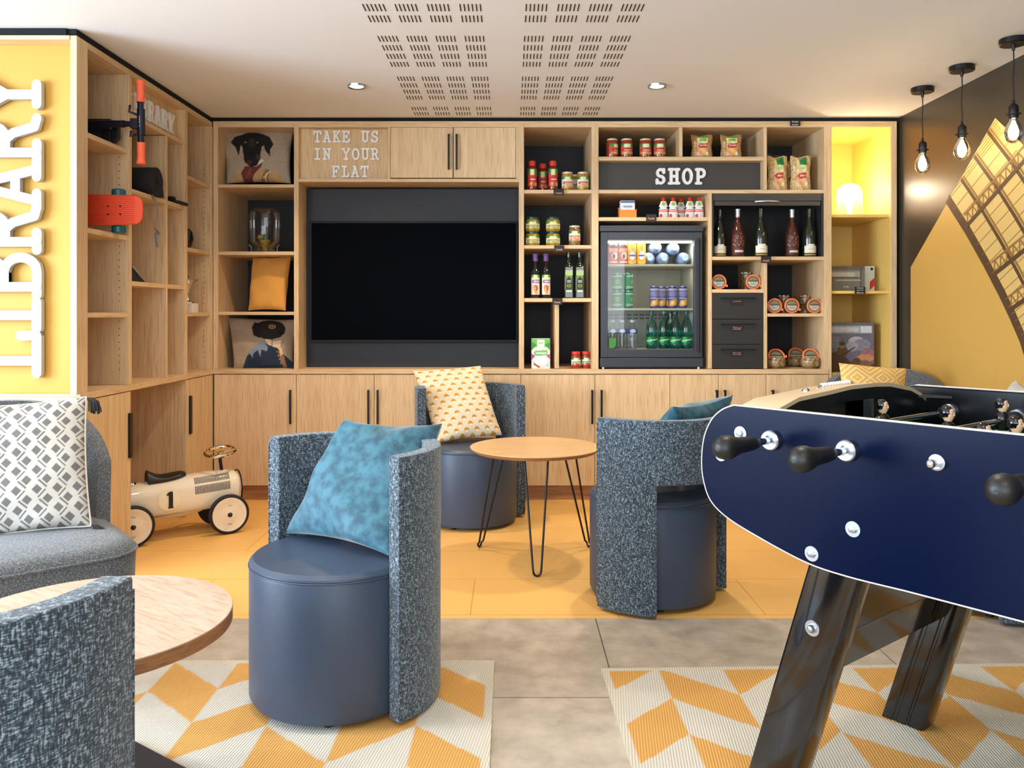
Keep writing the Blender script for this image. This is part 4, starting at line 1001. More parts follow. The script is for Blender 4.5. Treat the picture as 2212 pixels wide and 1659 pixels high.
m = MB(); font_add(m, "MÉMOIRE '44", lambda a, b, d: Vector((x1 + .0005, .015 - b, .15 + a)), .026, 0, width=.2); m.build('writing', 'chalk_white', t, world=False, smooth=0)
t = thing('dome_lamp', 'glowing glass dome lamp on the top yellow shelf', 'lamp', (PX(1835, 5.18), 5.18, zf(462)))
m = MB(); m.lathe([(0, 0), (.06, 0), (.062, .004), (.062, .010), (.058, .014), (0, .014)], 32); m.build('base', 'ply_top', t, world=False)
m = MB(); m.lathe([(.074, .003), (.076, .02), (.076, .14), (.070, .17), (.05, .196), (.022, .208), (0, .210)], 36, cap=False); m.build('glass_dome', 'glass_frost', t, world=False)
m = MB(); m.lathe([(0, .014), (.016, .014), (.016, .05), (.013, .055), (0, .055)], 20); m.build('socket', 'steel', t, world=False)
m = MB(); m.lathe([(.012, .055), (.016, .07), (.030, .10), (.032, .12), (.024, .14), (0, .15)], 24); m.build('bulb', 'lamp_glow', t, world=False)
point('dome_lamp_light', (PX(1835, 5.18), 5.18, zf(462) + .17), 3.6, (1, .86, .62), .03)

# ================================================================== FRIDGE
def fx(px): return PX(px, YF + .0)
FY = 5.0
t = thing('display_fridge', 'black glass-door display fridge filled with cans and bottles', 'fridge', (fx(1408), FY + .3, WT1))
x0, x1 = fx(1297), fx(1518); zb, ztp = WT1 + .008, zf(487)
m = MB(); m.box(x0 + .004, FY + .045, zf(796), x0 + .03, YB - .03, ztp - .026); m.box(x1 - .03, FY + .045, zf(796), x1 - .004, YB - .03, ztp - .026); m.box(x0 + .03, YB - .06, zf(796), x1 - .03, YB - .03, ztp - .026); m.box(x0 + .03, FY + .045, zf(796), x1 - .03, YB - .06, zf(757)); m.box(x0 + .03, FY + .045, zf(516), x1 - .03, YB - .06, ztp - .026)
m.build('cabinet', 'fridge_body', t, smooth=0)
m = MB(); m.box(x0 - .003, FY - .004, ztp - .036, x1 + .002, YB - .03, ztp); m.build('top_cover', 'fridge_body', t, bevel=.002)
m = MB(); m.box(x0 - .002, FY - .004, zf(797) + .012, x1 + .002, FY + .045, zf(773.5)); m.build('kick_panel', 'fridge_body', t, bevel=.002)
m = MB()
for xx in (x0 + .02, x1 - .02): m.cyl((xx, FY + .02, WT1), (xx, FY + .02, WT1 + .014), .011, n=14); m.cyl((xx, YB - .1, WT1), (xx, YB - .1, WT1 + .02), .011, n=14)
m.build('foot', 'steel', t)
# door: frame with glass
gx0, gx1, gz0, gz1 = fx(1313), fx(1500), zf(755), zf(518)
dx0, dx1, dz0, dz1 = fx(1297.5), fx(1517), zf(772), zf(501.5)
m = MB(); m.box(dx0, FY, dz0, gx0, FY + .038, dz1); m.box(gx1, FY, dz0, dx1, FY + .038, dz1); m.box(gx0, FY, dz0, gx1, FY + .038, gz0); m.box(gx0, FY, gz1, gx1, FY + .038, dz1)
d = m.build('door', 'fridge_body', t, bevel=.0015)
m = MB(); m.box(gx0, FY + .004, gz0, gx1, FY + .007, gz1); m.build('glass', 'pane', d, smooth=0)
m = MB(); m.cyl((fx(1508), FY - .018, zf(760)), (fx(1508), FY - .018, zf(515)), .007, n=14); m.cyl((fx(1508), FY - .018, zf(752)), (fx(1508), FY + .002, zf(752)), .005, n=10); m.cyl((fx(1508), FY - .018, zf(523)), (fx(1508), FY + .002, zf(523)), .005, n=10); m.build('handle', 'black_metal', d)
m = MB(); q = [(fx(1316), zf(752)), (fx(1326), zf(752)), (fx(1331), zf(745)), (fx(1331), zf(730)), (fx(1316), zf(730))]
m.prism(q, lambda a, b, dd: Vector((a, FY + .0035 - dd, b)), 0, .0006, 0); m.build('energy_sticker', 'green_sticker', d)
m = MB(); m.box(x0 + .03, YB - .07, zf(757), x1 - .03, YB - .06, zf(516)); m.box(x0 + .03, FY + .045, zf(757), x0 + .034, YB - .07, zf(516)); m.box(x1 - .034, FY + .045, zf(757), x1 - .03, YB - .07, zf(516)); m.box(x0 + .034, FY + .045, zf(519), x1 - .034, YB - .07, zf(516)); m.box(x0 + .034, FY + .045, zf(757), x1 - .034, YB - .07, zf(755))
m.build('liner', 'fridge_inner', t, smooth=0)
m = MB()
for rr2 in (.012, .020, .028, .036, .044): m.tube([(fx(1408) + rr2 * math.cos(a), YB - .075, zf(531) + rr2 * math.sin(a)) for a in np.linspace(0, 2 * math.pi, 24, endpoint=False)], .002, 6, closed=True)
for r_ in range(2):
    for k in range(12): m.box(x0 + .06 + k * .042, YB - .073, zf(690 - 8 * r_), x0 + .09 + k * .042, YB - .069, zf(687 - 8 * r_))
m.build('air_grille', 'rubber', t)
fs1, fs2, fs0 = zf(569.5), zf(665.5), zf(755)
for z in (fs1, fs2):
    m = MB(); m.box(x0 + .035, FY + .055, z - .014, x1 - .035, YB - .08, z); m.build('shelf', 'fridge_inner', t, bevel=.002)
m = MB(); m.box(x0 + .05, FY + .06, zf(519) - .012, x1 - .05, FY + .075, zf(519)); m.build('light_strip', 'fridge_glow', t, smooth=0)
area('fridge_light', (fx(1408), FY + .12, zf(522)), (fx(1408), FY + .16, .9), .5, .06, 1.7, (1, .97, .86))
area('fridge_light', (fx(1408), FY + .14, fs1 - .02), (fx(1408), FY + .2, .9), .5, .06, .30, (1, .82, .52))  # added fill under the upper shelf, tinted to warm the middle level
area('fridge_light', (fx(1408), FY + .14, fs2 - .02), (fx(1408), FY + .2, .8), .5, .06, .22, (.9, 1, .95))  # added fill under the lower shelf to brighten the bottom level
GC = 'cans in the display fridge'
def can(mat_, pic, cat='can', r=.026, h=.115):
    t = thing('drink_can', 'x', cat, group=None)
    m = MB(); m.lathe([(0, 0), (r * .78, 0), (r, .008), (r, h - .010), (r * .84, h - .001), (0, h - .001)], 24); m.build('body', mat_, t)
    m = MB(); m.lathe([(0, h - .001), (r * .86, h - .001), (r * .86, h + .001), (r * .78, h), (0, h - .0015)], 24); m.build('rim', 'silver_foil', t)
    lab_patch(t, r, .012, h - .014, pic, 80, 'print', n=24)
    return t
def gr(o, g): o['group'] = g; return o
redp = Pic((226, 74, 46)).rect(0, .86, 1, 1, (60, 40, 40)).rect(0, .62, 1, .8, (240, 150, 120)).ell(.6, .4, .3, .2, (236, 226, 214)).ell(.5, .36, .1, .14, (50, 44, 46)).rect(0, 0, 1, .06, (236, 236, 236))
place(gr(can('red_can', redp, h=.132), 'red cans on the top fridge shelf'), [(1325, 5.12, fs1, 'left red can on the top fridge shelf'), (1346, 5.12, fs1, 'right red can on the top fridge shelf')])
yp = Pic((252, 186, 40)).poly([(.1, .2), (.5, .3), (.9, .6), (.9, .2), (.5, .05)], (250, 140, 30)).ell(.5, .4, .25, .24, (236, 236, 240)).rect(.2, .36, .8, .42, (70, 90, 170)).rect(.3, .72, .6, .76, (200, 200, 214)).rect(.3, .64, .7, .68, (200, 200, 214))
place(gr(can('yellow_can', yp, h=.134), 'yellow cans on the top fridge shelf'), [(1365, 5.12, fs1, 'left yellow can on the top fridge shelf'), (1385, 5.12, fs1, 'right yellow can on the top fridge shelf')])
star = [(.5 + (.17 if k % 2 == 0 else .07) * math.cos(math.pi / 2 + k * math.pi / 5), .5 + (.15 if k % 2 == 0 else .062) * math.sin(math.pi / 2 + k * math.pi / 5)) for k in range(10)]
star2 = [(.5 + (x - .5) * 1.3, .5 + (y - .5) * 1.3) for x, y in star]
gp = Pic((36, 140, 74)).rect(0, .9, 1, 1, (180, 190, 180)).rect(0, .02, 1, .2, (150, 176, 150)).rect(0, .09, 1, .11, (40, 110, 60)).poly(star2, (230, 236, 226)).poly(star, (200, 44, 44))
place(gr(can('green_can', gp, h=.106, r=.031), 'green beer cans in the fridge'), [(1333, 5.12, fs2, 'lower green star can at the left of the middle fridge shelf'), (1357, 5.12, fs2, 'lower right green can in the fridge', .8), (1333, 5.12, fs2 + .108, 'upper green can stacked on the star can'), (1357, 5.12, fs2 + .108, 'upper right green can in the fridge', .9)])
vp = Pic((84, 76, 150)).rect(0, .9, 1, 1, (180, 180, 196)).ell(.5, .7, .5, .16, (128, 128, 176)).rect(.1, .45, .9, .48, (200, 200, 226)).rect(.1, .55, .9, .58, (200, 200, 226)).poly([(.1, .02), (.2, .3), (.5, .36), (.9, .44), (.8, .1), (.5, .02)], (238, 170, 60)).ell(.45, .2, .12, .1, (250, 210, 120))
place(gr(can('purple_can', vp, h=.134, r=.027), 'purple cans in the fridge'), [(1413, 5.12, fs2, 'leftmost purple can in the fridge'), (1429, 5.18, fs2, 'purple can set back between the left and middle ones'), (1443, 5.24, fs2, 'purple can furthest back on the middle fridge shelf'), (1453, 5.12, fs2, 'middle front purple can in the fridge'), (1475, 5.12, fs2, 'rightmost purple can in the fridge')])
# lying water bottles (caps to the front)
def lying():
    t = thing('water_bottle', 'x', 'bottle', group='clear bottles lying caps forward in the fridge')
    c = Vector((0, 0, .0405)); D = (0, -1, 0)
    m = MB(); m.lat_dir([(0, 0), (.036, .004), (.040, .02), (.040, .16), (.034, .185), (.018, .205), (.014, .21), (.014, .222), (0, .222)], c + Vector((0, .232, 0)), D, 28); m.build('bottle_body', 'pet_blue', t)
    m = MB(); m.lat_dir([(0, 0), (.0165, 0), (.0165, .014), (0, .015)], c + Vector((0, .014, 0)), D, 20); m.build('cap', 'cap_blue', t)
    return t
place(lying(), [(1405, 5.10, fs1, 'left lying bottle of the lower row in the fridge'), (1436, 5.10, fs1, 'middle lying bottle of the lower row in the fridge'), (1481, 5.10, fs1, 'right lying bottle of the lower row in the fridge'), (1420, 5.10, fs1 + .0695, 'left lying bottle of the upper row in the fridge'), (1459, 5.10, fs1 + .062, 'right lying bottle of the upper row in the fridge')])
def pet(mat_, capm, h, r, group, pic, za, zb_):
    t = thing('water_bottle', 'x', 'bottle', group=group)
    m = MB(); pr_ = [(0, 0), (r * .9, 0), (r, .01)]
    for k in range(6): pr_ += [(r * .96, .02 + k * .010), (r, .025 + k * .010)]
    pr_ += [(r, h * .55), (r * .92, h * .62), (r * .6, h * .78), (r * .42, h * .85), (r * .40, h * .95), (0, h * .95)]
    m.lathe(pr_, 24); m.build('bottle_body', mat_, t)
    m = MB(); m.lathe([(0, h * .93), (r * .46, h * .93), (r * .46, h), (0, h)], 20); m.build('cap', capm, t)
    lab_patch(t, r, za, zb_, pic, 85)
    return t
place(pet('film', 'white_pack', .175, .030, 'clear water bottles on the fridge floor', Pic((40, 60, 150)).ell(.5, .5, .22, .42, (200, 214, 240)), .095, .122), [(1323, 5.12, fs0, 'leftmost clear water bottle on the fridge floor'), (1343.5, 5.12, fs0, 'middle clear water bottle on the fridge floor'), (1366, 5.12, fs0, 'right clear water bottle on the fridge floor')])
place(pet('glass_green', 'green_lid', .232, .034, 'green sparkling water bottles on the fridge floor', Pic((20, 120, 70)).ell(.3, .5, .16, .4, (60, 190, 80)).poly([(.1, .3), (.9, .6), (.9, .75), (.1, .45)], (220, 236, 220)).rect(.9, .1, 1, .9, (230, 230, 230)), .03, .075), [(1408, 5.12, fs0, 'leftmost green bottle on the fridge floor'), (1434, 5.14, fs0, 'second green bottle on the fridge floor'), (1459, 5.12, fs0, 'third green bottle on the fridge floor'), (1483, 5.12, fs0, 'rightmost green bottle on the fridge floor'), (1447, 5.26, fs0, 'green bottle behind the front row in the fridge')])

# ================================================================== CUSHIONS
def cushion(name, label, BL, BR, TR, TL, thick, mat_, paint=None, res=40, group=None, ear=.10, wr=.004, up=None, seed=1, piping=None):
    BL, BR, TR, TL = [Vector(p) for p in (BL, BR, TR, TL)]
    nrm = ((BR - BL).cross(TL - BL)).normalized()
    if nrm.y > 0 and abs(nrm.y) > .2: nrm = -nrm
    rr = random.Random(seed); ph = [rr.random() * 6 for _ in range(6)]
    def pos(u, v, sg):
        a, b = 2 * u - 1, 2 * v - 1
        sa = 1 - ear * (1 - b * b) * (abs(a) ** 1.5); sb = 1 - ear * (1 - a * a) * (abs(b) ** 1.5)
        uu = .5 + a * sa * .5; vv = .5 + b * sb * .5
        p = BL * (1 - uu) * (1 - vv) + BR * uu * (1 - vv) + TR * uu * vv + TL * (1 - uu) * vv
        e = (max(0, 1 - a * a) ** .5) * (max(0, 1 - b * b) ** .5)
        th = thick * .5 * e ** .75
        edge = max(abs(a), abs(b)) ** 3
        wv_ = wr * edge * (math.sin(a * 7 + ph[0] + b * 3) + math.sin(b * 8 + ph[1] - a * 4)) * (e > .01) * min(1, e * 3)
        wv_ += wr * .8 * e * (math.sin(a * 4 + b * 5 + ph[2]) + .6 * math.sin(b * 8 - a * 2 + ph[3]))
        return p + nrm * (sg * (th + wv_))
    m = MB()
    m.grid(lambda u, v: pos(u, v, 1), res, res, paint=paint)
    m.grid(lambda u, v: pos(u, v, -1), min(res, 40), min(res, 40), flip=True, paint=(lambda u, v: np.tile(np.array(paint.base if isinstance(paint, Pic) else (.6, .58, .54)), (len(u), 1))) if paint else None)
    if piping:
        t = thing(name, label, 'cushion', tuple((BL + BR) / 2), group=group)
        m.build('cover', mat_, t, smooth=60)
        m2 = MB(); pts = [pos(x, 0, 1) for x in np.linspace(0, 1, 24)] + [pos(1, x, 1) for x in np.linspace(0, 1, 24)[1:]] + [pos(x, 1, 1) for x in np.linspace(1, 0, 24)[1:]] + [pos(0, x, 1) for x in np.linspace(1, 0, 24)[1:-1]]
        m2.tube(pts, .004, 8, closed=True); m2.build('piping', piping, t)
        return t
    return m.build(name, mat_, label=label, cat='cushion', group=group, smooth=60)

# dog portrait with neckerchief
BG = (176, 160, 138); BK = (26, 24, 24)
d1 = Pic(BG)
d1.poly([(.10, 0), (.16, .12), (.30, .19), (.45, .16), (.62, .2), (.78, .16), (.9, .08), (.92, 0)], (196, 158, 106)); d1.poly([(.55, 0), (.64, .2), (.72, .17), (.66, 0)], (150, 112, 66)); d1.line([(.60, .04), (.72, .16)], .008, (236, 224, 200)); d1.line([(.62, .0), (.66, .12)], .008, (236, 224, 200))
d1.poly([(.28, .0), (.26, .13), (.33, .25), (.5, .24), (.61, .33), (.58, .24), (.46, .12), (.42, 0)], (110, 50, 44)); d1.ell(.36, .1, .07, .08, (124, 58, 50)); d1.line([(.42, .22), (.35, .06)], .008, (150, 86, 74))
d1.poly([(.46, .27), (.60, .37), (.63, .33), (.5, .24)], (226, 208, 180))
d1.poly([(.30, .86), (.20, .82), (.13, .70), (.20, .6), (.24, .44), (.28, .6), (.32, .7)], BK); d1.poly([(.58, .88), (.70, .80), (.76, .66), (.71, .56), (.72, .42), (.64, .54), (.60, .72)], BK)
d1.ell(.45, .74, .20, .18, BK); d1.poly([(.30, .72), (.32, .45), (.33, .32), (.42, .23), (.52, .26), (.58, .38), (.58, .5), (.60, .74)], BK)
d1.ell(.40, .31, .05, .04, (62, 50, 36)); d1.ell(.54, .40, .03, .05, (66, 54, 38)); d1.ell(.45, .48, .05, .04, (12, 12, 14)); d1.ell(.45, .68, .05, .1, (50, 44, 40)); d1.ell(.36, .69, .018, .014, (150, 120, 90)); d1.ell(.53, .69, .018, .014, (150, 120, 90)); d1.noise(.18, 63, 63)
zs = zf(398)
cushion('cushion', 'square cushion with a black dog portrait on the top left shelf', P(490, 396.5, 5.10), P(628, 396.5, 5.10), P(634, 281, 5.2), P(479, 281, 5.2), .12, 'print_cloth', d1, 110, ear=.06, wr=.005, seed=3)
d2 = Pic((164, 146, 124))
d2.poly([(.16, 0), (.26, .22), (.42, .38), (.56, .46), (.72, .40), (.9, .2), (1, .1), (1, 0)], (34, 50, 72)); d2.poly([(.3, .28), (.44, .46), (.52, .52), (.60, .38), (.58, .3), (.5, .34), (.48, .18), (.44, .33), (.36, .24), (.36, .16), (.32, .24)], (128, 144, 162))
d2.poly([(.76, .30), (.80, .1), (.84, 0), (.90, 0), (.84, .3), (.8, .44)], (150, 112, 76)); d2.poly([(.54, .56), (.60, .44), (.72, .38), (.80, .40), (.80, .52), (.7, .5)], (228, 204, 168)); d2.poly([(.72, .4), (.82, .38), (.84, .26), (.80, .22), (.78, .34)], (232, 196, 150))
d2.ell(.63, .75, .23, .21, (32, 30, 28)); d2.poly([(.42, .88), (.38, .7), (.44, .6), (.56, .54), (.62, .6), (.56, .9)], (28, 26, 25)); d2.ell(.66, .64, .16, .09, (32, 30, 28)); d2.ell(.8, .68, .05, .05, (16, 15, 15)); d2.poly([(.40, .9), (.36, .78), (.38, .62), (.48, .56), (.50, .74), (.47, .88)], (20, 18, 18)); d2.ell(.66, .8, .05, .05, (200, 160, 110)); d2.ell(.66, .8, .036, .036, (40, 34, 30)); d2.ell(.66, .8, .016, .016, (190, 150, 100)); d2.line([(.6, .76), (.67, .68), (.66, .42)], .006, (16, 16, 16))
for k in range(4): d2.ell(.74 + .02 * k, .30 - .075 * k, .008, .008, (220, 216, 206))
d2.noise(.18, 63, 63)
cushion('cushion', 'square cushion with a dog in a blue coat on the bottom left shelf', P(505, 799, 5.10), P(634, 796, 5.13), P(642, 690, 5.22), P(492, 686, 5.2), .11, 'print_cloth', d2, 110, ear=.05, wr=.006, seed=5)
cushion('cushion', 'plain mustard yellow cushion on the left shelf below the glass jar', P(536, 671, 5.12), P(617, 671, 5.10), P(629, 553, 5.2), P(546, 556, 5.22), .11, 'ochre_cloth', None, 40, ear=.05, wr=.004, seed=8)

# glass jar with clip, upside down
t = thing('glass_jar', 'large upturned clip-top glass jar on the left shelf', 'jar', (PX(572, 5.16), 5.16, zf(543)))
m = MB(); m.lathe([(.058, 0), (.060, .03), (.062, .036), (.085, .06), (.094, .085), (.094, .235), (.086, .262), (.06, .276), (0, .280)], 40); m.build('glass_body', 'glass', t, world=False)
m = MB(); m.lathe([(0, 0), (.064, 0), (.066, .006), (.064, .012), (0, .012)], 32); m.build('lid', 'glass', t, world=False)
m = MB(); m.tube([(.066 * math.cos(a), .066 * math.sin(a), .02) for a in np.linspace(0, 6.283, 28, endpoint=False)], .002, 6, closed=True)
for sg in (-1, 1): m.tube([(sg * .066, 0, .02), (sg * .082, -.01, .012), (sg * .078, -.01, .035), (sg * .094, -.012, .052)], .0022, 6)
m.build('wire_clip', 'steel', t, world=False)
m = MB(); m.lathe([(0, .013), (.012, .013), (.02, .04), (.034, .075), (.030, .082), (0, .084)], 20); m.sphere((-.03, 0, .10), .016, 12); m.tube([(0, 0, .08), (.01, 0, .12), (-.005, 0, .16)], .003, 6); m.build('dried_flowers', 'pickle', t, world=False)

# ================================================================== LEFT SHELF THINGS
t = thing('scooter', 'folded dark blue scooter with orange grips on the top left shelf', 'scooter', (XL - .1, 3.76, 1.89))
YS = 3.76
m = MB(); m.box(XL - .48, YS + .06, 1.891, XL - .05, YS + .085, 2.015); m.prism([(XL - .05, 1.895), (XL - .012, 1.925), (XL - .012, 1.985), (XL - .05, 2.012)], lambda a, b, d: Vector((a, YS + .06 + d, b)), 0, .025); m.build('deck', 'black_plastic', t, bevel=.003)
m = MB(); m.box(XL - .46, YS + .056, 1.915, XL - .09, YS + .061, 1.99); m.build('grip_tape', 'mat_black', t, smooth=0)
m = MB(); m.cyl((XL - .45, YS, 1.972), (XL + .045, YS, 1.977), .0165, n=20); m.cyl((XL + .04, YS, 1.977), (XL + .10, YS, 1.977), .013, n=20); m.cyl((XL - .2, YS, 1.972), (XL - .02, YS, 1.9735), .021, n=20); m.build('stem', 'scooter_blue', t)
xb = PX(305, YS)
m = MB(); m.cyl((xb, YS, 1.82), (xb - .004, YS, 2.13), .0135, n=20); m.cyl((xb, YS, 1.925), (xb - .001, YS, 2.045), .0175, n=20); m.box(xb - .045, YS - .014, 1.955, xb - .008, YS + .014, 2.0); m.tube([(xb - .02, YS, 1.93), (xb - .045, YS - .01, 1.92), (xb - .04, YS - .01, 1.945)], .006, 8); m.tube([(xb - .02, YS, 2.02), (xb - .05, YS - .01, 2.03), (xb - .045, YS - .01, 2.06)], .006, 8); h = m.build('handlebar', 'scooter_blue', t, bevel=.002)
for za, zb2 in ((2.075, 2.160), (1.795, 1.892)):
    m = MB(); s = 1 if za > 2 else -1
    pr_ = [(0, 0), (.0185, 0), (.0185, .004), (.017, .01), (.0165, .06), (.0175, .08), (.021, .093), (.020, .098), (0, .098)]
    m.lat_dir([(r, z * .98) for r, z in pr_], (xb - (.003 if s > 0 else 0), YS, za if s > 0 else zb2), (0, 0, s), 20); m.build('grip', 'grip_orange', t)
m = MB(); font_add(m, 'oxelo', lambda a, b, d: Vector((xb + b * .9, YS - .0182 + abs(b) * .4, 1.985 - a)), .010, 0, width=.05); m.build('writing', 'chalk_white', h, smooth=0)
m = MB()
for cx_ in (XL - .44,): m.cyl((cx_, YS + .015, 1.95), (cx_, YS + .045, 1.95), .055, n=24)
m.build('wheel', 'black_plastic', t)

t = thing('skateboard', 'orange plastic cruiser skateboard standing on its side on the left shelf', 'skateboard', (XL - .2, 3.76, 1.486))
xe = PX(308, 3.745)
m = MB()
def outl():
    pts = []; L = .5; hw = .077
    for k in range(9): a = -math.pi / 2 + math.pi * k / 8; c_ = abs(math.cos(a)) ** .6; s_ = math.copysign(abs(math.sin(a)) ** .62, math.sin(a)); pts.append((xe - .06 + .06 * c_, 1.588 + hw * .86 * s_))
    for k in range(9): a = math.pi / 2 + math.pi * k / 8; c_ = -abs(math.cos(a)) ** .6; s_ = math.copysign(abs(math.sin(a)) ** .62, math.sin(a)); pts.append((xe - L + .06 * c_, 1.588 + hw * s_))
    return pts
m.prism(outl(), lambda a, b, d: Vector((a, 3.745 + d, b)), 0, .012); dk = m.build('deck', 'deck_orange', t, bevel=.004)
m = MB()
for r_ in range(15):
    z = 1.526 + r_ * .0088
    pts = [(xe - .035 - i * .006, 3.7446, z + (.0032 if i % 2 else 0)) for i in range(38)]
    m.tube(pts, .0011, 4)
m.build('grip_texture', 'red_cap', dk, smooth=0)
m = MB()
for bx in (xe - .10, xe - .155):
    for bz in (1.568, 1.604): m.cyl((bx, 3.7438, bz), (bx, 3.746, bz), .0042, n=12)
m.build('bolt', 'black_metal', dk)
for cx_ in (xe - .13, xe - .42):
    m = MB(); m.box(cx_ - .03, 3.757, 1.57, cx_ + .03, 3.77, 1.605); m.cyl((cx_, 3.793, 1.50), (cx_, 3.793, 1.675), .007, n=12); m.box(cx_ - .012, 3.766, 1.57, cx_ + .012, 3.80, 1.605); tr_ = m.build('truck', 'steel', t)
    for zz_ in (1.4865, 1.652):
        m = MB(); m.lathe([(0, 0), (.024, 0), (.030, .005), (.030, .030), (.024, .035), (0, .035)], 24, c=(cx_, 3.793, zz_)); m.build('wheel', 'teal_wheel', tr_)

t = thing('exercise_mat', 'rolled black exercise mat on the shelf beside the scooter bar', 'exercise mat', (XL - .2, 4.185, 1.712))
m = MB(); c0 = Vector((XL - .46, 4.175, 1.712 + .071)); m.lat_dir([(.0, 0), (.070, 0), (.070, .475), (.066, .477), (.05, .474), (.048, .477), (.034, .474), (.032, .477), (.018, .474), (.012, .46), (0, .46)], c0, (1, 0, 0), 40)
m.prism([(4.18, 1.851), (4.235, 1.83), (4.262, 1.714), (4.20, 1.714)], lambda a, b, d: Vector((d, a, b)), XL - .46, XL + .012); m.build('roll', 'mat_black', t)
t = thing('carry_strap', 'grey webbing strap hanging knotted from the mat shelf', 'strap', (XL + .004, 4.17, 1.46))
m = MB()
m.tube([(XL - .06, 4.16, 1.716), (XL - .004, 4.165, 1.717), (XL + .008, 4.168, 1.70), (XL + .012, 4.185, 1.65), (XL + .010, 4.20, 1.62), (XL + .010, 4.18, 1.57), (XL + .008, 4.175, 1.545)], .012, 8, flat=.22)
m.build('webbing', 'strap_gray', t)
m = MB(); m.tube([(XL + .008, 4.168, 1.548), (XL + .012, 4.19, 1.535), (XL + .014, 4.195, 1.52), (XL + .01, 4.17, 1.525), (XL + .008, 4.18, 1.50), (XL + .010, 4.19, 1.455)], .008, 8, flat=.4); m.build('knot', 'strap_gray', t)
t = MB(); t.tube([(XL - .16, 4.40, 1.722), (XL - .1, 4.41, 1.745), (XL - .05, 4.42, 1.728), (XL - .03, 4.46, 1.722), (XL + .0, 4.50, 1.722), (XL + .012, 4.56, 1.718)], .012, 8, flat=.8); t.box(XL - .06, 4.43, 1.728, XL - .01, 4.47, 1.745)
t.build('exercise_band', 'black_plastic', label='small black strap lying on the shelf right of the mat', cat='strap')
t = thing('tablet_stand', 'grey tilted stand leaning on the shelf below the mat', 'stand', (XL - .08, 4.07, 1.275))
m = MB(); m.prism([(4.0, 1.276), (4.14, 1.276), (4.135, 1.284), (4.0, 1.345)], lambda a, b, d: Vector((d, a, b)), XL - .12, XL - .035); m.build('wedge', 'rubber', t)
m = MB(); m.prism([(4.0, 1.346), (4.145, 1.277), (4.149, 1.283), (4.003, 1.356)], lambda a, b, d: Vector((d, a, b)), XL - .125, XL - .028); m.build('plate', 'strap_gray', t)
m = MB(); m.lathe([(0, 0), (.035, 0), (.05, .02), (.056, .055), (.05, .095), (.035, .112), (0, .112)], 32, c=(XL - .066, 4.715, 1.490)); m.build('vase', 'black_gloss', label='glossy black round vase on the shelf above the trophy', cat='vase')
t = thing('trophy', 'silver trophy cup on a white square base', 'trophy', (XL - .056, 4.75, 1.128))
m = MB(); m.box(-.045, -.045, 0, .045, .045, .052); m.build('base', 'marble_white', t, world=False, bevel=.001)
m = MB(); m.lathe([(0, .052), (.04, .052), (.038, .06), (.016, .07), (.008, .085), (.007, .115), (.016, .13), (.030, .15), (.05, .17), (.072, .186), (.071, .187), (.048, .174), (.02, .165), (0, .163)], 32); m.lathe([(0, .163), (.008, .175), (.006, .2), (.012, .205), (0, .212)], 14); m.build('cup', 'silver', t, world=False)

# ================================================================== RIDE-ON CAR
R0 = Vector((-1.811, 3.992, 0)); D = Vector((.831, .556, 0)).normalized(); Nn = Vector((-D.y, D.x, 0))
def C3(x, w, z): return R0 + D * x + Nn * w + Vector((0, 0, z))
t = thing('ride_on_car', 'cream ride-on toy racing car with number 1, parked half in the niche', 'toy car', tuple(R0 + D * .23 + Nn * .13), math.atan2(D.y, D.x))
secs = [(-.20, .165, .012, .02), (-.16, .175, .045, .05), (-.10, .185, .066, .072), (0, .195, .082, .085), (.12, .198, .088, .090), (.26, .206, .092, .094), (.40, .212, .092, .096), (.50, .212, .090, .094), (.525, .210, .082, .084), (.535, .208, .06, .06)]
m = MB(); NS = 28; vs = []; fs = []
for (x, zc, w, h) in secs:
    for k in range(NS):
        a = 2 * math.pi * k / NS; ca = math.copysign(abs(math.cos(a)) ** .7, math.cos(a)); sa = math.copysign(abs(math.sin(a)) ** (.9 if math.sin(a) > 0 else .6), math.sin(a))
        vs.append(C3(x, .13 + w * ca, zc + h * sa))
for j in range(len(secs) - 1):
    for k in range(NS): fs.append((j * NS + k, j * NS + (k + 1) % NS, (j + 1) * NS + (k + 1) % NS, (j + 1) * NS + k))
fs.append(tuple(range(NS))); fs.append(tuple(reversed(range((len(secs) - 1) * NS, len(secs) * NS))))
m.add(vs, fs); body = m.build('body', 'cream_metal', t, smooth=60, sub=1)
def surf(x, z, off=.001):    # near side of the body
    for (a, b) in zip(secs[:-1], secs[1:]):
        if a[0] <= x <= b[0]:
            x0_ = x
            f_ = (x - a[0]) / (b[0] - a[0]); zc = a[1] + (b[1] - a[1]) * f_; w = a[2] + (b[2] - a[2]) * f_; h = a[3] + (b[3] - a[3]) * f_
            s_ = (z - zc) / h; e = .9 if s_ > 0 else .6
            sa = min(1, abs(s_)) ** (1 / e); ca = math.sqrt(max(0, 1 - sa * sa)) ** .7
            return C3(x, .13 - w * ca - off, z)
m = MB()
for r_, (za, zb2) in enumerate(((.262, .290), (.212, .252))):
    for k in range(24):
        x = .300 + k * .0073; dz = .0004 * k
        q = [surf(x - .0016, za + dz, .0015), surf(x + .0016, za + dz, .0015), surf(x + .0016, (za + zb2) / 2 + dz, .0015), surf(x + .0016, zb2 + dz, .0015), surf(x - .0016, zb2 + dz, .0015), surf(x - .0016, (za + zb2) / 2 + dz, .0015)]
        m.add(q, [(0, 1, 2, 5), (5, 2, 3, 4)])
m.build('louvres', 'slot_black', body, smooth=0)
m = MB(); xc_, zc_ = .175, .198
ring = [surf(xc_, zc_, .003)] + [surf(xc_ + .052 * math.cos(a), zc_ + .052 * math.sin(a), .0035) for a in np.linspace(0, 2 * math.pi, 32, endpoint=False)]
m.add(ring, [(0, 1 + i, 1 + (i + 1) % 32) for i in range(32)]); m.build('number_disc', 'cream_disc', body)
m = MB()
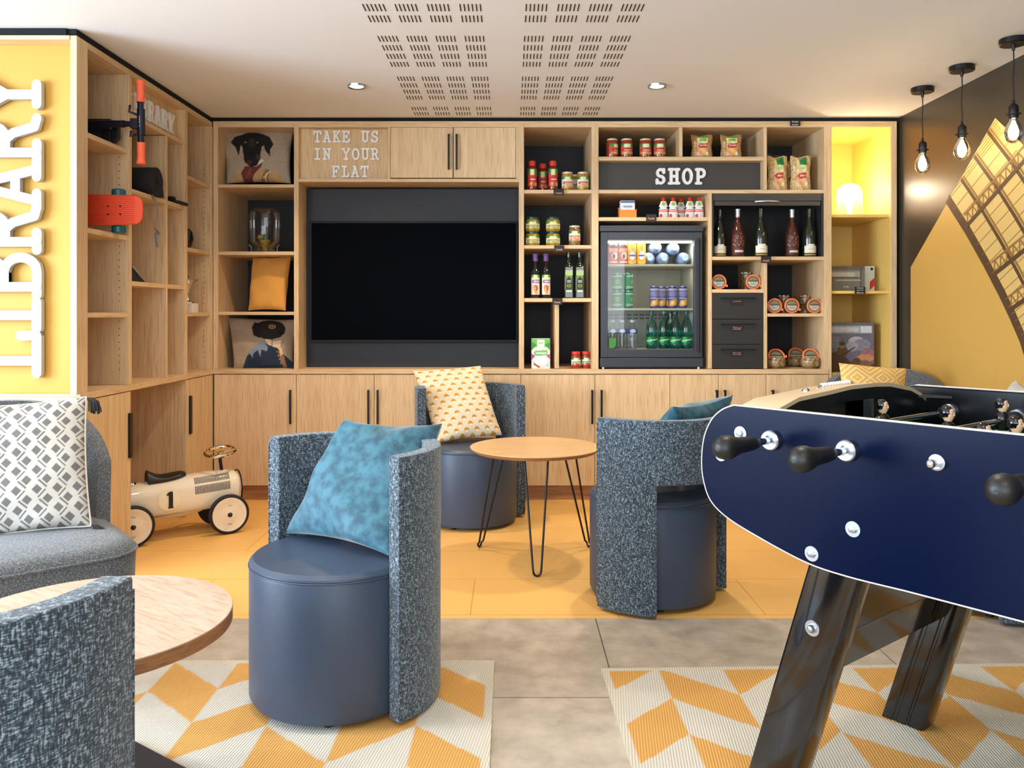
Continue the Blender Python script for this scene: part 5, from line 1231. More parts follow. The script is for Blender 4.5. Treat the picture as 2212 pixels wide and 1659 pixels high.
def numpoly(pts, off):
    m.add([surf(xc_ + x, zc_ + z, off) for x, z in pts], [tuple(range(len(pts)))])
numpoly([(-.004, -.040), (.016, -.040), (.016, .0), (-.004, .0)], .006); numpoly([(-.004, .0), (.016, 0), (.016, .042), (.004, .042), (-.004, .034)], .006); numpoly([(-.016, .026), (-.004, .024), (-.004, .034), (.004, .042), (-.006, .038)], .006); numpoly([(-.007, -.040), (.019, -.040), (.019, -.034), (-.007, -.034)], .0065)
m.build('number', 'black_plastic', body, smooth=0)
# seat
m = MB(); vs = []; fs = []; ss = [(.085, .292, .052, .050), (.10, .295, .056, .040), (.13, .292, .060, .024), (.17, .292, .062, .020), (.22, .300, .058, .020), (.25, .305, .048, .018), (.268, .304, .025, .012)]
for (x, zc, w, h) in ss:
    for k in range(20):
        a = 2 * math.pi * k / 20; vs.append(C3(x, .13 + w * math.cos(a), zc + h * math.sin(a)))
for j in range(len(ss) - 1):
    for k in range(20): fs.append((j * 20 + k, j * 20 + (k + 1) % 20, (j + 1) * 20 + (k + 1) % 20, (j + 1) * 20 + k))
fs.append(tuple(range(20))); fs.append(tuple(reversed(range((len(ss) - 1) * 20, len(ss) * 20)))); m.add(vs, fs); m.build('seat', 'black_plastic', t, smooth=60, sub=1)
m = MB(); m.cyl(C3(.452, .13, .29), C3(.440, .13, .385), .0085, n=14); m.build('steering_column', 'black_metal', t)
sw = C3(.446, .13, .402); M = Matrix.Translation(sw) @ rotz(math.atan2(D.y, D.x)) @ Matrix.Rotation(math.radians(8), 4, 'X') @ Matrix.Rotation(math.radians(-7), 4, 'Y')
m = MB(); m.tube([M @ Vector((.078 * math.cos(a), .078 * math.sin(a), 0)) for a in np.linspace(0, 6.2832, 40, endpoint=False)], .0095, 10, closed=True)
for k in range(3):
    a = k * 2.094 + .5; m.tube([M @ Vector((0, 0, -.004)), M @ Vector((.078 * math.cos(a), .078 * math.sin(a), 0))], .006, 8, flat=.5)
m.lathe([(0, .006), (.016, .004), (.018, -.01), (.010, -.022), (0, -.024)], 20, T=M); m.build('steering_wheel', 'gold_chrome', t)
m = MB(); m.lathe([(0, .008), (.018, .006), (.022, 0), (.024, -.004), (0, -.004)], 20, c=tuple(C3(.015, .13, .283))); m.build('filler_cap', 'chrome', t)
m = MB(); m.cyl(C3(0, .02, .10), C3(0, .22, .10), .006, n=10); m.cyl(C3(.4535, .02, .10), C3(.4535, .22, .10), .006, n=10); m.build('axle', 'black_metal', t)
m = MB()
vv_ = [C3(x, w, z) for (x, w, z) in ((.10, .07, .112), (.36, .07, .128), (.36, .19, .128), (.10, .19, .112), (.18, .10, .095), (.30, .10, .100), (.30, .16, .100), (.18, .16, .095))]
m.add(vv_, [(0, 3, 2, 1), (4, 5, 6, 7), (0, 1, 5, 4), (1, 2, 6, 5), (2, 3, 7, 6), (3, 0, 4, 7)]); m.build('underbody', 'cream_metal', t, smooth=0)
m = MB(); m.tube([C3(.532, .13 + .085 * math.cos(a), .21 + .088 * math.sin(a)) for a in np.linspace(-.6, 3.74, 20)], .004, 8); m.build('grille_trim', 'black_metal', t)
for (xw, ww) in ((0, 0), (.4535, 0), (0, .232), (.4535, .232)):
    sgn = -1 if ww == 0 else 1
    m = MB(); m.lat_dir([(.084, 0), (.092, -.002), (.1, .004), (.1, .020), (.092, .026), (.084, .024)], C3(xw, ww - .012, .1), Nn, 44); wh = m.build('tyre', 'rubber', t)
    m = MB(); c_ = C3(xw, ww - .012 if sgn < 0 else ww + .012, .1)
    m.lat_dir([(.086, 0), (.084, .003), (.080, .0015), (.066, .003), (.062, .001), (.04, .004), (0, .010)], c_ - Nn * (-sgn) * -.0, Nn * sgn, 44); m.lat_dir([(.086, -.02), (.086, 0)], c_, Nn * sgn, 44); m.build('wheel_disc', 'wheel_cream', wh, smooth=50)
    m = MB(); m.lat_dir([(0, .016), (.006, .015), (.0125, .008), (.0125, .002), (0, .002)][::-1], c_, Nn * sgn, 20); m.build('hub', 'black_plastic', wh)
    if sgn < 0:
        m = MB(); rx = D; c2 = c_ - Nn * .006
        for sg2, word in ((1, 'vilac'), (-1, 'vilac')):
            font_add(m, word, lambda a, b, d: c2 + (D * a + Vector((0, 0, .048 + b - a * a * 8))) * 1 if sg2 > 0 else c2 + (D * (-a) + Vector((0, 0, -.048 - b + a * a * 8))), .0065, 0, width=.024)
        m.build('writing', 'black_plastic', wh, smooth=0)

# ================================================================== TUB CHAIRS
def arcpts(r, a0, a1, n): return [(r * math.cos(math.radians(a0 + (a1 - a0) * i / n)), r * math.sin(math.radians(a0 + (a1 - a0) * i / n))) for i in range(n + 1)]
def tub():
    """seat faces -Y locally; back at +Y (90 deg)"""
    t = thing('tub_chair', 'x', 'chair', group='tub chairs of tweed shell and blue seat')
    R = .25
    m = MB(); m.lathe([(0, .012), (R - .03, .012), (R - .008, .018), (R, .035), (R, .385), (R - .004, .396)], 72); m.build('seat_drum', 'leather', t)
    m = MB(); m.lathe([(R - .003, .3965), (R, .400), (R - .001, .406), (R - .012, .416), (R - .06, .421), (0, .423)], 72); m.build('seat_pad', 'leather', t)
    m = MB(); m.tube([((R + .0005) * math.cos(a), (R + .0005) * math.sin(a), .3965) for a in np.linspace(0, 6.2832, 72, endpoint=False)], .0022, 6, closed=True); m.build('piping', 'leather', t)
    m = MB(); 
    for a in (45, 135, 225, 315): m.cyl((.2 * math.cos(math.radians(a)), .2 * math.sin(math.radians(a)), 0), (.2 * math.cos(math.radians(a)), .2 * math.sin(math.radians(a)), .013), .014, n=12)
    m.build('glide', 'black_plastic', t)
    # shell: inverted U wrapped round the drum
    ri, ro = R + .006, R + .054; A0, A1, LW = -6, 186, 46; Z0, ZM, ZTp = .012, .492, .728
    NA = 64; angs = [A0 + (A1 - A0) * i / NA for i in range(NA + 1)]
    def zlow(a):
        e = min(a - A0, A1 - a)
        if e < LW - 4: return Z0
        if e < LW: return Z0
        return ZM
    segs = []
    al = [a for a in angs if a <= A0 + LW - .01] + [A0 + LW]; ar = [A1 - LW] + [a for a in angs if a >= A1 - LW + .01]
    am = [A0 + LW] + [a for a in angs if A0 + LW < a < A1 - LW] + [A1 - LW]
    m = MB()
    def lean(a): return 1.0
    def pt(r, a, z): return (r * math.cos(math.radians(a)), r * math.sin(math.radians(a)), z)
    vs = []; idx = {}; fs = []
    def vid(r, a, z):
        k = (r, round(a, 4), z)
        if k not in idx: idx[k] = len(vs); vs.append(pt(r, a, z))
        return idx[k]
    for (lst, zs_) in ((al, (Z0, ZM, ZTp)), (am, (ZM, ZTp)), (ar, (Z0, ZM, ZTp))):
        for a, b in zip(lst[:-1], lst[1:]):
            for z0, z1 in zip(zs_[:-1], zs_[1:]):
                fs.append((vid(ro, a, z0), vid(ro, b, z0), vid(ro, b, z1), vid(ro, a, z1)))
                fs.append((vid(ri, b, z0), vid(ri, a, z0), vid(ri, a, z1), vid(ri, b, z1)))
            fs.append((vid(ro, a, ZTp), vid(ro, b, ZTp), vid(ri, b, ZTp), vid(ri, a, ZTp)))
            zb_ = zs_[0]; fs.append((vid(ro, b, zb_), vid(ro, a, zb_), vid(ri, a, zb_), vid(ri, b, zb_)))
    for (a, z0, z1, s) in ((al[0], Z0, ZM, 1), (al[0], ZM, ZTp, 1), (ar[-1], Z0, ZM, -1), (ar[-1], ZM, ZTp, -1), (al[-1], Z0, ZM, -1), (ar[0], Z0, ZM, 1)):
        f = (vid(ri, a, z0), vid(ro, a, z0), vid(ro, a, z1), vid(ri, a, z1)); fs.append(f if s > 0 else tuple(reversed(f)))
    m.add(vs, fs); sh_ = m.build('back_shell', 'tweed', t, bevel=.012, seg=4, smooth=50)
    m = MB()
    for a in (A0, A1):
        m.tube([pt(ro - .001, a, z) for z in (Z0 + .02, .2, .4, .6, ZTp - .02)], .0025, 6)
    m.tube([pt(ro - .004, a, ZTp - .004) for a in np.linspace(A0 + 1, A1 - 1, 60)], .0025, 6)
    m.build('seam', 'tweed', sh_)
    return t
T0 = tub()
spots = [(-.51, 2.456, .006, 50, 'front tub chair with a teal velvet cushion, on the left rug'),
         (-.215, 4.515, 0, 110, 'tub chair with the scallop cushion, in front of the television unit'),
         (.568, 3.34, 0, -46.5, 'tub chair seen from behind at the tip of the foosball table'),
         (-.86, 1.24, .006, -98, 'tub chair cropped at the bottom left corner'),
         (1.86, 3.27, 0, 200, 'tub chair almost hidden behind the foosball legs at right')]
for i, (x, y, z, a, lb) in enumerate(spots):
    rz = math.radians(a - 90)
    if i == 0: put(T0, (x, y, z), rz); T0['label'] = lb
    else: dup(T0, (x, y, z), rz, label=lb)

cushion('cushion', 'teal velvet cushion on the front tub chair', (-.700, 2.600, .435), (-.335, 2.345, .435), (-.215, 2.62, .775), P(745, 905, 2.63), .16, 'velvet', None, 60, ear=.09, wr=.007, seed=21)
# scallop pattern
def scallop(u, v):
    n = 6.4; out = np.tile(np.array(lin((240, 226, 196))), (len(u), 1)).astype(float)
    col = np.tile(np.array(lin((236, 222, 196))), (len(u), 1)).astype(float); done = np.zeros(len(u), bool)
    rh = .5
    y = v * n / rh * .5 * 1.0
    for k in (0, 1, 2):
        row = np.floor(y / .5) - k   # rows below overlap upwards
        off = np.where(row % 2 == 0, 0, .5); cx = np.floor(u * n - off) + .5 + off; cy = row * .5
        d = np.sqrt((u * n - cx) ** 2 + (y - cy) ** 2)
        ins = (d < .56) & ~done
        if k == 0: pass
        out[ins & (d >= 0)] = lin((220, 208, 186)); out[ins & (d > .38) & (d < .43)] = lin((220, 190, 140)); out[ins & (d > .52)] = lin((214, 176, 112)); out[ins & (d < .25)] = lin((196, 140, 52))
        done |= ins
    return out
cushion('cushion', 'cream cushion with ochre scallop pattern on the middle tub chair', (-.395, 4.44, .43), P(1085, 940, 4.56), P(1038, 790, 4.70), P(892, 801, 4.62), .12, 'print_cloth', scallop, 190, ear=.05, wr=.004, seed=31)
cushion('cushion', 'blue velvet cushion peeking over the back of the right tub chair', (.44, 3.28, .43), (.70, 3.55, .43), P(1585, 853, 3.40), P(1455, 878, 3.17), .13, 'velvet', None, 40, ear=.12, wr=.006, seed=22)
stripe = lambda u, v: np.where(((u * 16 + v * 3) % 1 < .35)[:, None], np.array(lin((150, 150, 146))), np.array(lin((232, 230, 222))))
cushion('cushion', 'white striped cushion just visible at the right edge over the table', (1.86, 3.12, .43), (1.98, 3.42, .43), (2.06, 3.40, .85), (1.93, 3.08, .845), .12, 'print_cloth', stripe, 60, ear=.06, wr=.003, seed=40)

# ================================================================== GREY ARMCHAIRS
def armchair():
    t = thing('lounge_chair', 'x', 'armchair', group='grey wool lounge chairs')   # faces -Y
    def sq(w, d, r, n=6):
        pts = []
        for cx_, cy_, a0 in ((w - r, d - r, 0), (-w + r, d - r, 90), (-w + r, -d + r, 180), (w - r, -d + r, 270)): pts += [(cx_ + r * math.cos(math.radians(a0 + 90 * k / n)), cy_ + r * math.sin(math.radians(a0 + 90 * k / n))) for k in range(n + 1)]
        return pts
    m = MB(); vs = []; fs = []; ly = [(.26, .24, .20), (.285, .262, .22), (.30, .28, .26), (.305, .285, .40), (.297, .277, .425), (.26, .24, .436), (.16, .14, .442)]
    for (w, d, z) in ly: vs += [(x, y, z) for x, y in sq(w, d, min(w, d) * .42)]
    n = len(sq(.1, .1, .03))
    for j in range(len(ly) - 1):
        for k in range(n): fs.append((j * n + k, j * n + (k + 1) % n, (j + 1) * n + (k + 1) % n, (j + 1) * n + k))
    fs.append(tuple(reversed(range(n)))); fs.append(tuple(range((len(ly) - 1) * n, len(ly) * n))); m.add(vs, fs); m.build('seat', 'gray_wool', t, smooth=60)
    m = MB(); m.tube([(x, y, .405) for x, y in sq(.306, .286, .12)], .0045, 8, closed=True); m.build('piping', 'gray_wool', t)
    # wrapped back
    m = MB(); NU, NV = 30, 14; ro = .02
    def bk(u, v, th):
        a = math.radians(8 + 164 * u); s = math.sin(a); hgt = .40 + .42 * (s ** .35) * v
        rx, ry = .315 + .02 * v, .27 + .05 * v
        x = rx * math.copysign(abs(math.cos(a)) ** .75, math.cos(a)); y = .06 + ry * (s ** .7) + .05 * v
        nx, ny = math.cos(a), math.sin(a)
        return (x - nx * th, y - ny * th, hgt if v > 0 else .34)
    m.grid(lambda u, v: bk(u, v, -.0), NU, NV); m.grid(lambda u, v: bk(u, v, .045), NU, NV, flip=True)
    m.grid(lambda u, v: [a + (b - a) * v for a, b in zip(bk(u, 1, 0), bk(u, 1, .045))], NU, 1); m.grid(lambda u, v: [a + (b - a) * v for a, b in zip(bk(0, u, 0), bk(0, u, .045))], NV, 1, flip=True); m.grid(lambda u, v: [a + (b - a) * v for a, b in zip(bk(1, u, 0), bk(1, u, .045))], NV, 1); m.grid(lambda u, v: [a + (b - a) * v for a, b in zip(bk(u, 0, 0), bk(u, 0, .045))], NU, 1, flip=True)
    m.build('backrest', 'gray_wool', t, smooth=60)
    for sx in (-1, 1):
        for sy in (-1, 1):
            m = MB(); m.cyl((sx * .24, sy * .22, 0), (sx * .2, sy * .18, .22), .010, .016, n=12); m.build('leg', 'black_metal', t)
    return t
fa = math.atan2(-.76, .65)
A0_ = armchair(); put(A0_, (-1.50, 2.50, .006), fa + math.pi / 2); A0_['label'] = 'grey wool lounge chair at the left with a lattice cushion'
dup(A0_, (1.93, 4.28, 0), math.radians(-22), label='grey wool lounge chair behind the foosball table by the yellow niche')
# lattice cushion with tassels
def lattice(u, v):
    base = np.tile(np.array(lin((200, 196, 187))), (len(u), 1)).astype(float); g = np.array(lin((112, 108, 106)))
    n = 9.6; a = (u + v) * n * .72; b = (v - u) * n * .72 + 20
    fa_, fb = a % 1, b % 1; ia, ib = np.floor(a), np.floor(b)
    m1 = (np.abs(fa_ - .5) < .26) & (np.abs(fb - .5) < .26)
    m2 = (((fa_ < .12)) & (fb > .10) & (fb < .9) & ((ia + ib) % 2 == 0)) | (((fb < .12)) & (fa_ > .1) & (fa_ < .9) & ((ia + ib) % 2 == 1))
    base[m1 | m2] = g
    return base
cu = cushion('cushion', 'white cushion with grey lattice pattern and dark tassels on the left chair', P(-110, 1175, 2.50), P(196, 1136, 2.62), P(186, 858, 2.80), P(-105, 880, 2.62), .15, 'print_cloth', lattice, 200, ear=.05, wr=.004, seed=13, piping='cushion_cream')
for pcorner, dz in ((P(188, 860, 2.80), 1), (P(198, 1135, 2.62), -1)):
    m = MB(); rr = random.Random(2)
    for k in range(26):
        dx = rr.uniform(-.012, .016); dyy = rr.uniform(-.01, .01); L = rr.uniform(.04, .055)
        m.tube([pcorner + Vector((-.004, 0, 0)), pcorner + Vector((.010 + dx * .4, dyy * .4, .0)), pcorner + Vector((.018 + dx, dyy, -.012)), pcorner + Vector((.022 + dx * 1.3, dyy * 1.4, -L * (1 if dz > 0 else .35)))], .0022, 5)
    m.build('tassel', 'tassel', cu)
def maze(u, v):
    o = np.tile(np.array(lin((222, 176, 92))), (len(u), 1)).astype(float); w = np.array(lin((240, 220, 170)))
    c = (np.floor(u * 5) + np.floor(v * 4)) % 2; q = np.where(c == 0, (u * 5 * .7 + v * 4) * 3, (u * 5 * .7 - v * 4) * 3 + 30) % 1
    o[q < .28] = w; return o
cushion('cushion', 'ochre cushion with white line pattern on the right lounge chair', P(1822, 925, 4.10), P(1950, 925, 4.12), P(1958, 796, 4.26), P(1812, 784, 4.24), .11, 'print_cloth', maze, 120, ear=.05, wr=.003, seed=17)

# ================================================================== TABLES
t = thing('coffee_table', 'round oak coffee table with black hairpin legs before the shop', 'table', (.113, 3.846, 0))
m = MB(); m.lathe([(0, .489), (.283, .489), (.296, .500), (.298, .505)], 96); m.build('edge', 'table_edge', t, world=False)
m = MB(); m.lathe([(0, .5045), (.298, .5045), (.300, .507), (.299, .509), (0, .509)], 96); m.build('tabletop', 'ply_top', t, world=False)
for k, a in enumerate((-90, 30, 150)):
    d = Vector((math.cos(math.radians(a)), math.sin(math.radians(a)), 0)); p_ = Vector((-d.y, d.x, 0)); rt, rf = .185, .302
    pts = [d * rt + p_ * .052 + Vector((0, 0, .489)), d * rf * .97 + p_ * .018 + Vector((0, 0, .03))]
    pts += [d * (rf) + p_ * (.016 * math.cos(x)) + Vector((0, 0, .021 - .016 * math.sin(x))) for x in np.linspace(0, math.pi, 8)]
    pts += [d * rf * .97 - p_ * .018 + Vector((0, 0, .03)), d * rt - p_ * .052 + Vector((0, 0, .489))]
    m = MB(); m.tube(pts, .0048, 8); m.box(-.03, -.06, .484, .03, .06, .489, T=Matrix.Translation(d * rt) @ rotz(math.radians(a))); m.build('hairpin_leg', 'black_metal', t, world=False)
tcx, tcy = -.929, 1.838
t = thing('coffee_table', 'round pale oak table on a black square base at the left', 'table', (tcx, tcy, .006), math.radians(-35 + 180))
m = MB(); m.lathe([(.0, .412), (.299, .412), (.300, .414), (.300, .442)], 96); m.build('edge', 'table_edge', t, world=False)
m = MB(); m.lathe([(.300, .4415), (.299, .444), (0, .444)], 96); m.build('tabletop', 'table_oak', t, world=False)
m = MB(); m.cyl((0, 0, .01), (0, 0, .412), .03, n=28); m.build('pedestal', 'black_base', t, world=False)
m = MB(); m.box(-.235, -.235, 0, .235, .235, .012); m.build('base_plate', 'black_base', t, world=False, bevel=.004)

# ================================================================== RUGS
def rug(name, label, x0, x1, y0, y1, colx, Y0, flip, rot, parity):
    dx = .0065; nx = int((x1 - x0) / dx); ny = int((y1 - y0) / dx)
    org = lin((214, 160, 84)); crm = lin((208, 202, 188))
    def paint(u, v):
        X = x0 + (x1 - x0) * u; Y = y0 + (y1 - y0) * v
        q = (X - colx) / .204; i = np.floor(q); f_ = q - i
        z = np.where(i % 2 == 0, f_, 1 - f_) * .19
        n = np.floor((Y - z - Y0) / .205)
        par = (n + i + flip) % 2
        out = np.where((par == 1)[:, None], np.array(org), np.array(crm))
        e = (X < x0 + .022) | (X > x1 - .022) | (Y < y0 + .022) | (Y > y1 - .022)
        out[e] = lin((210, 202, 184)); return out
    m = MB(); m.grid(lambda u, v: (x0 + (x1 - x0) * u, y0 + (y1 - y0) * v, .006), nx, ny, paint=paint)
    m.add([(x0, y0, 0), (x1, y0, 0), (x1, y1, 0), (x0, y1, 0), (x0, y0, .006), (x1, y0, .006), (x1, y1, .006), (x0, y1, .006)], [(0, 3, 2, 1), (0, 1, 5, 4), (1, 2, 6, 5), (2, 3, 7, 6), (3, 0, 4, 7)])
    while len(m.c) < len(m.v): m.c.append(crm)
    o = m.build(name, 'rug', label=label, cat='rug', group='ochre and cream rugs', smooth=0, origin=(x0, y1, 0))
    o.rotation_euler = (0, 0, rot)
rug('rug', 'ochre and cream zigzag rug under the front tub chair', -2.3, -.052, .9, 2.68, -.459, 2.065, 1, 0, 0)
rug('rug', 'ochre and cream zigzag rug under the foosball table', .283, 2.15, .7, 2.62, .258, 2.22, 0, math.radians(1.6), 0)

# ================================================================== FOOSBALL TABLE
FA = Vector((.498, 1.8615, 0)); FU = Vector((.623, -.782, 0)).normalized(); FV = Vector((-FU.y, FU.x, 0))
def Fp(u, v, z): return FA + FU * u + FV * v + Vector((0, 0, z))
def onpanel(px, py):
    k = (px - CX) / F; u = (k * FA.y - FA.x) / (FU.x - k * FU.y); Y = FA.y + FU.y * u; return (u, PZ(py, Y))
ft = thing('foosball_table', 'black and navy foosball table filling the right foreground', 'foosball table', tuple(Fp(.6, .43, .006)), math.atan2(FU.y, FU.x))
EL = 1.42; FW = .86; ZTOP = .916
out = [onpanel(*p) for p in ((1585, 875), (1562, 883.5), (1541, 901), (1526, 928), (1518, 960), (1515.5, 1000), (1519, 1035), (1530, 1072), (1550, 1100), (1585, 1128), (1640, 1161), (1690, 1189), (1735, 1212), (1780, 1230), (1851, 1251), (1955, 1276))]
zbt = .6015
out = [(a, (b if b < ZTOP else ZTOP)) for a, b in out]; out[0] = (out[0][0], ZTOP); out[-1] = (out[-1][0], zbt)
sm_ = []
for i in range(len(out) - 1):
    q0, q1, q2, q3 = out[max(i - 1, 0)], out[i], out[i + 1], out[min(i + 2, len(out) - 1)]
    for k in range(4):
        f_ = k / 4; sm_.append(tuple(.5 * (2 * q1[j] + (q2[j] - q0[j]) * f_ + (2 * q0[j] - 5 * q1[j] + 4 * q2[j] - q3[j]) * f_ ** 2 + (3 * q1[j] - q0[j] - 3 * q2[j] + q3[j]) * f_ ** 3) for j in (0, 1)))
out = [(a, min(b, ZTOP)) for a, b in sm_] + [out[-1]]
outline = out + [(EL - a, b) for (a, b) in reversed(out)]
def side(name, v0, v1):
    m = MB(); m.prism(outline, lambda a, b, d: Fp(a, d, b), v0, v1, 0, 1); return m.build(name, ['navy', 'foos_edge'], ft, bevel=.0015, smooth=30)
nearp = side('side_panel', 0, .024); farp = side('side_panel', FW - .024, FW)
m = MB(); m.prism([(a, b) for a, b in outline if True], lambda a, b, d: Fp(a, d, b - .004 if b > .8 else b + .01), .0242, .0262, 0); m.prism([(a, b) for a, b in outline], lambda a, b, d: Fp(a, d, b - .004 if b > .8 else b + .01), FW - .0262, FW - .0242, 0)
m.build('inner_lining', 'foos_inner', ft, smooth=30)
for pn_, v_ in ((nearp, .0012), (farp, FW - .0012)):
    m = MB(); m.tube([Fp(a, v_, b) for a, b in outline], .0019, 6, closed=True); m.build('edge_band', 'foos_edge', pn_)
# arched hood at each end
arch = [(.125, .868), (.2, .8895), (.33, .9325 - .025), (.45, .938 - .022), (.55, .9400 - .019), (.63, .936 - .02), (.745, .9177 - .005)]
arch = [(.03, .845), (.06, .872), (.125, .9058 - .0), (.2, .9245), (.33, .9322), (.43, .9395), (.55, .9400), (.63, .936), (.745, .9177), (.80, .900), (FW - .03, .884)]
for (ua, ub) in ((-.085, .038), (EL - .038, EL + .085)):
    m = MB(); n = len(arch)
    uo = ua if ua < 0 else ub; ui = ub if ua < 0 else ua
    top = [Fp(ui, v, z) for v, z in arch] + [Fp(uo, v, z - .012) for v, z in arch]
    bot = [p - Vector((0, 0, .010)) for p in top]
    fs = []
    for i in range(n - 1):
        fs.append((i, i + 1, n + i + 1, n + i)); fs.append((2 * n + i, 3 * n + i, 3 * n + i + 1, 2 * n + i + 1)); fs.append((i, 2 * n + i, 2 * n + i + 1, i + 1)); fs.append((n + i, n + i + 1, 3 * n + i + 1, 3 * n + i))
    m.add(top + bot, fs); m.build('hood', 'beige_cap', ft, smooth=50)
    # end board with goal opening (black inside)
    m = MB(); g0, g1, gz = .33, .53, .90
    a_ = ui - .018 if ua < 0 else ui; b_ = a_ + .018
    def col(v0, v1, z0):
        pts = [(v, z) for v, z in arch if v0 < v < v1]
        def zi(v):
            for (p, q) in zip(arch[:-1], arch[1:]):
                if p[0] <= v <= q[0]: return p[1] + (q[1] - p[1]) * (v - p[0]) / (q[0] - p[0])
            return arch[0][1] if v < arch[0][0] else arch[-1][1]
        poly = [(v0, z0)] + [(v0, zi(v0) - .010)] + [(v, z - .010) for v, z in pts] + [(v1, zi(v1) - .010), (v1, z0)]
        m.prism(poly, lambda a, b, d: Fp(d, a, b), a_, b_, 0)
    col(.027, g0, .672); col(g1, FW - .027, .672); col(g0, g1, gz)
    m.build('end_board', 'foos_inner', ft, smooth=0)
    m = MB(); gu0, gu1 = (a_ - .06, a_) if ua < 0 else (b_, b_ + .06)
    gl = gu0 if ua < 0 else gu1 - .006
    m.box(0, 0, 0, .006, g1 - g0, .225, T=Matrix(((FU.x, FV.x, 0, 0), (FU.y, FV.y, 0, 0), (0, 0, 1, 0), (0, 0, 0, 1))) if False else Matrix.Translation(Fp(gl, g0, .672)) @ Matrix(((FU.x, FV.x, 0, 0), (FU.y, FV.y, 0, 0), (0, 0, 1, 0), (0, 0, 0, 1))))
    m.build('goal_box', 'shop_panel', ft, smooth=0)
    m = MB(); m.box(0, 0, 0, .022, .012, .228, T=Matrix.Translation(Fp(a_ - .002, g1 - .004, .672)) @ Matrix(((FU.x, FV.x, 0, 0), (FU.y, FV.y, 0, 0), (0, 0, 1, 0), (0, 0, 0, 1)))); m.build('goal_post', 'steel', ft, smooth=0)
    # outer end plate
    sg_ = 1 if ua < 0 else -1
    m = MB(); up_ = uo + sg_ * .022; m.prism([(.027, .74), (.027, .84), (.125, .88), (.33, .905), (.55, .91), (.745, .89), (FW - .027, .86), (FW - .027, .74)], lambda a, b, d: Fp(d, a, b), up_, up_ + sg_ * .012, 0)
    lo_ = [(a, b + .012) for a, b in out if b < .74]; lo_ = lo_ if ua < 0 else [(EL - a, b) for a, b in lo_]
    for q1, q2 in zip(lo_[:-1], lo_[1:]): m.add([Fp(q1[0] + sg_ * .012, .027, q1[1]), Fp(q1[0] + sg_ * .012, FW - .027, q1[1]), Fp(q2[0] + sg_ * .012, FW - .027, q2[1]), Fp(q2[0] + sg_ * .012, .027, q2[1])], [(0, 1, 2, 3)])
    m.build('end_plate', 'foos_inner', ft, smooth=0)
FT = lambda u, v, z: Matrix.Translation(Fp(u, v, z)) @ Matrix(((FU.x, FV.x, 0, 0), (FU.y, FV.y, 0, 0), (0, 0, 1, 0), (0, 0, 0, 1)))
# corner fillets, playfield
m = MB()
for (u0, s) in ((.038, 1), (EL - .038, -1)):
    for (v0, sv) in ((.027, 1), (FW - .027, -1)):
        pts = [(u0, v0), (u0 + s * .07, v0), (u0, v0 + sv * .045)]
        m.prism(pts, lambda a, b, d: Fp(a, b, .893 + d), -.006, 0)
m.build('corner_piece', 'drawer_black', ft, smooth=0)
m = MB(); m.box(0, 0, 0, EL - .04, FW - .06, .02, T=FT(.02, .03, .745)); m.build('playfield', 'pitch', ft, smooth=0)
m = MB(); m.box(0, 0, 0, EL - .5, FW - .06, .012, T=FT(.25, .03, .609)); m.build('underside', 'foos_black', ft, smooth=0)
# score counter beads
m = MB(); m.tube([Fp(-.03, .385, .918), Fp(-.03, .388, .930), Fp(-.03, .40, .9355), Fp(-.03, .55, .9375), Fp(-.03, .562, .932), Fp(-.03, .565, .920)], .0035, 10); sc_ = m.build('score_rail', 'chrome', ft)
for k in range(10):
    m = MB(); v = .405 + k * .0142; m.lat_dir([(0, 0), (.0055, .0015), (.007, .005), (.0055, .009), (0, .0105)], Fp(-.03, v, .9355 + .0002 * k), FV, 14); m.build('score_bead', 'white_gloss', sc_)
m = MB(); m.sphere(Fp(-.03, .336, .925), .010, 14); m.build('ball_knob', 'chrome', ft)
# bolts on the near panel
for (px, py) in ((1600, 936), (1558, 981), (1843, 1143), (1754, 1196)):
    u, z = onpanel(px, py)
    m = MB(); m.lat_dir([(0, 0), (.0155, 0), (.0155, .002), (0, .002)], Fp(u, 0, z), -FV, 28); m.lat_dir([(.008, .002), (.0075, .007), (.0045, .008), (0, .008)], Fp(u, 0, z), -FV, 6); m.build('bolt', 'steel', nearp, smooth=25)
# rods
def figure(m, u, v, z, s):
    M = FT(u, v, z) @ Matrix.Scale(s if s else 1, 4, (1, 0, 0))
    def L(prof, mi, off=(0, 0, 0), sc=(1, 1, 1), n=16): m.lathe(prof, n, mi=mi, T=M @ Matrix.Translation(off) @ Matrix.Diagonal((*sc, 1)))
    L([(0, -.024), (.016, -.024), (.018, -.008), (.019, .008), (.016, .016), (.007, .021), (.0065, .026), (0, .026)], 0, sc=(.85, 1.1, 1))
    L([(0, -.040), (.013, -.040), (.017, -.024), (0, -.0235)], 2, sc=(.9, 1.1, 1))
    for sy in (-1, 1): L([(0, -.074), (.0055, -.074), (.007, -.04), (0, -.04)], 1, off=(0, sy * .007, 0)); L([(0, -.078), (.007, -.078), (.008, -.072), (0, -.070)], 0, off=(.003, sy * .007, 0), sc=(1.4, 1, 1))
    L([(0, .022), (.008, .023), (.0125, .032), (.0135, .040), (.011, .050), (.005, .054), (0, .0545)], 1, sc=(1, .88, 1))
    L([(.0, .0565), (.006, .056), (.0128, .050), (.0150, .040), (.0135, .032), (.010, .030)], 0, off=(-.0032, 0, .0008), sc=(.98, .94, 1))
    for sy in (-1, 1):
        L([(0, 0), (.0016, 0), (.0016, .001), (0, .001)], 0, off=(.0118, sy * .0045, .041), n=6)
    L([(0, -.003), (.0024, 0), (.0012, .006), (0, .007)], 1, off=(.0132, 0, .037), n=8)
    L([(0, 0), (.003, 0), (.003, .0008), (0, .0008)], 3, off=(.0115, 0, .0315), n=8)
rodsU = [.0995, .272, .444, .616, .788, .96, 1.132, 1.304]
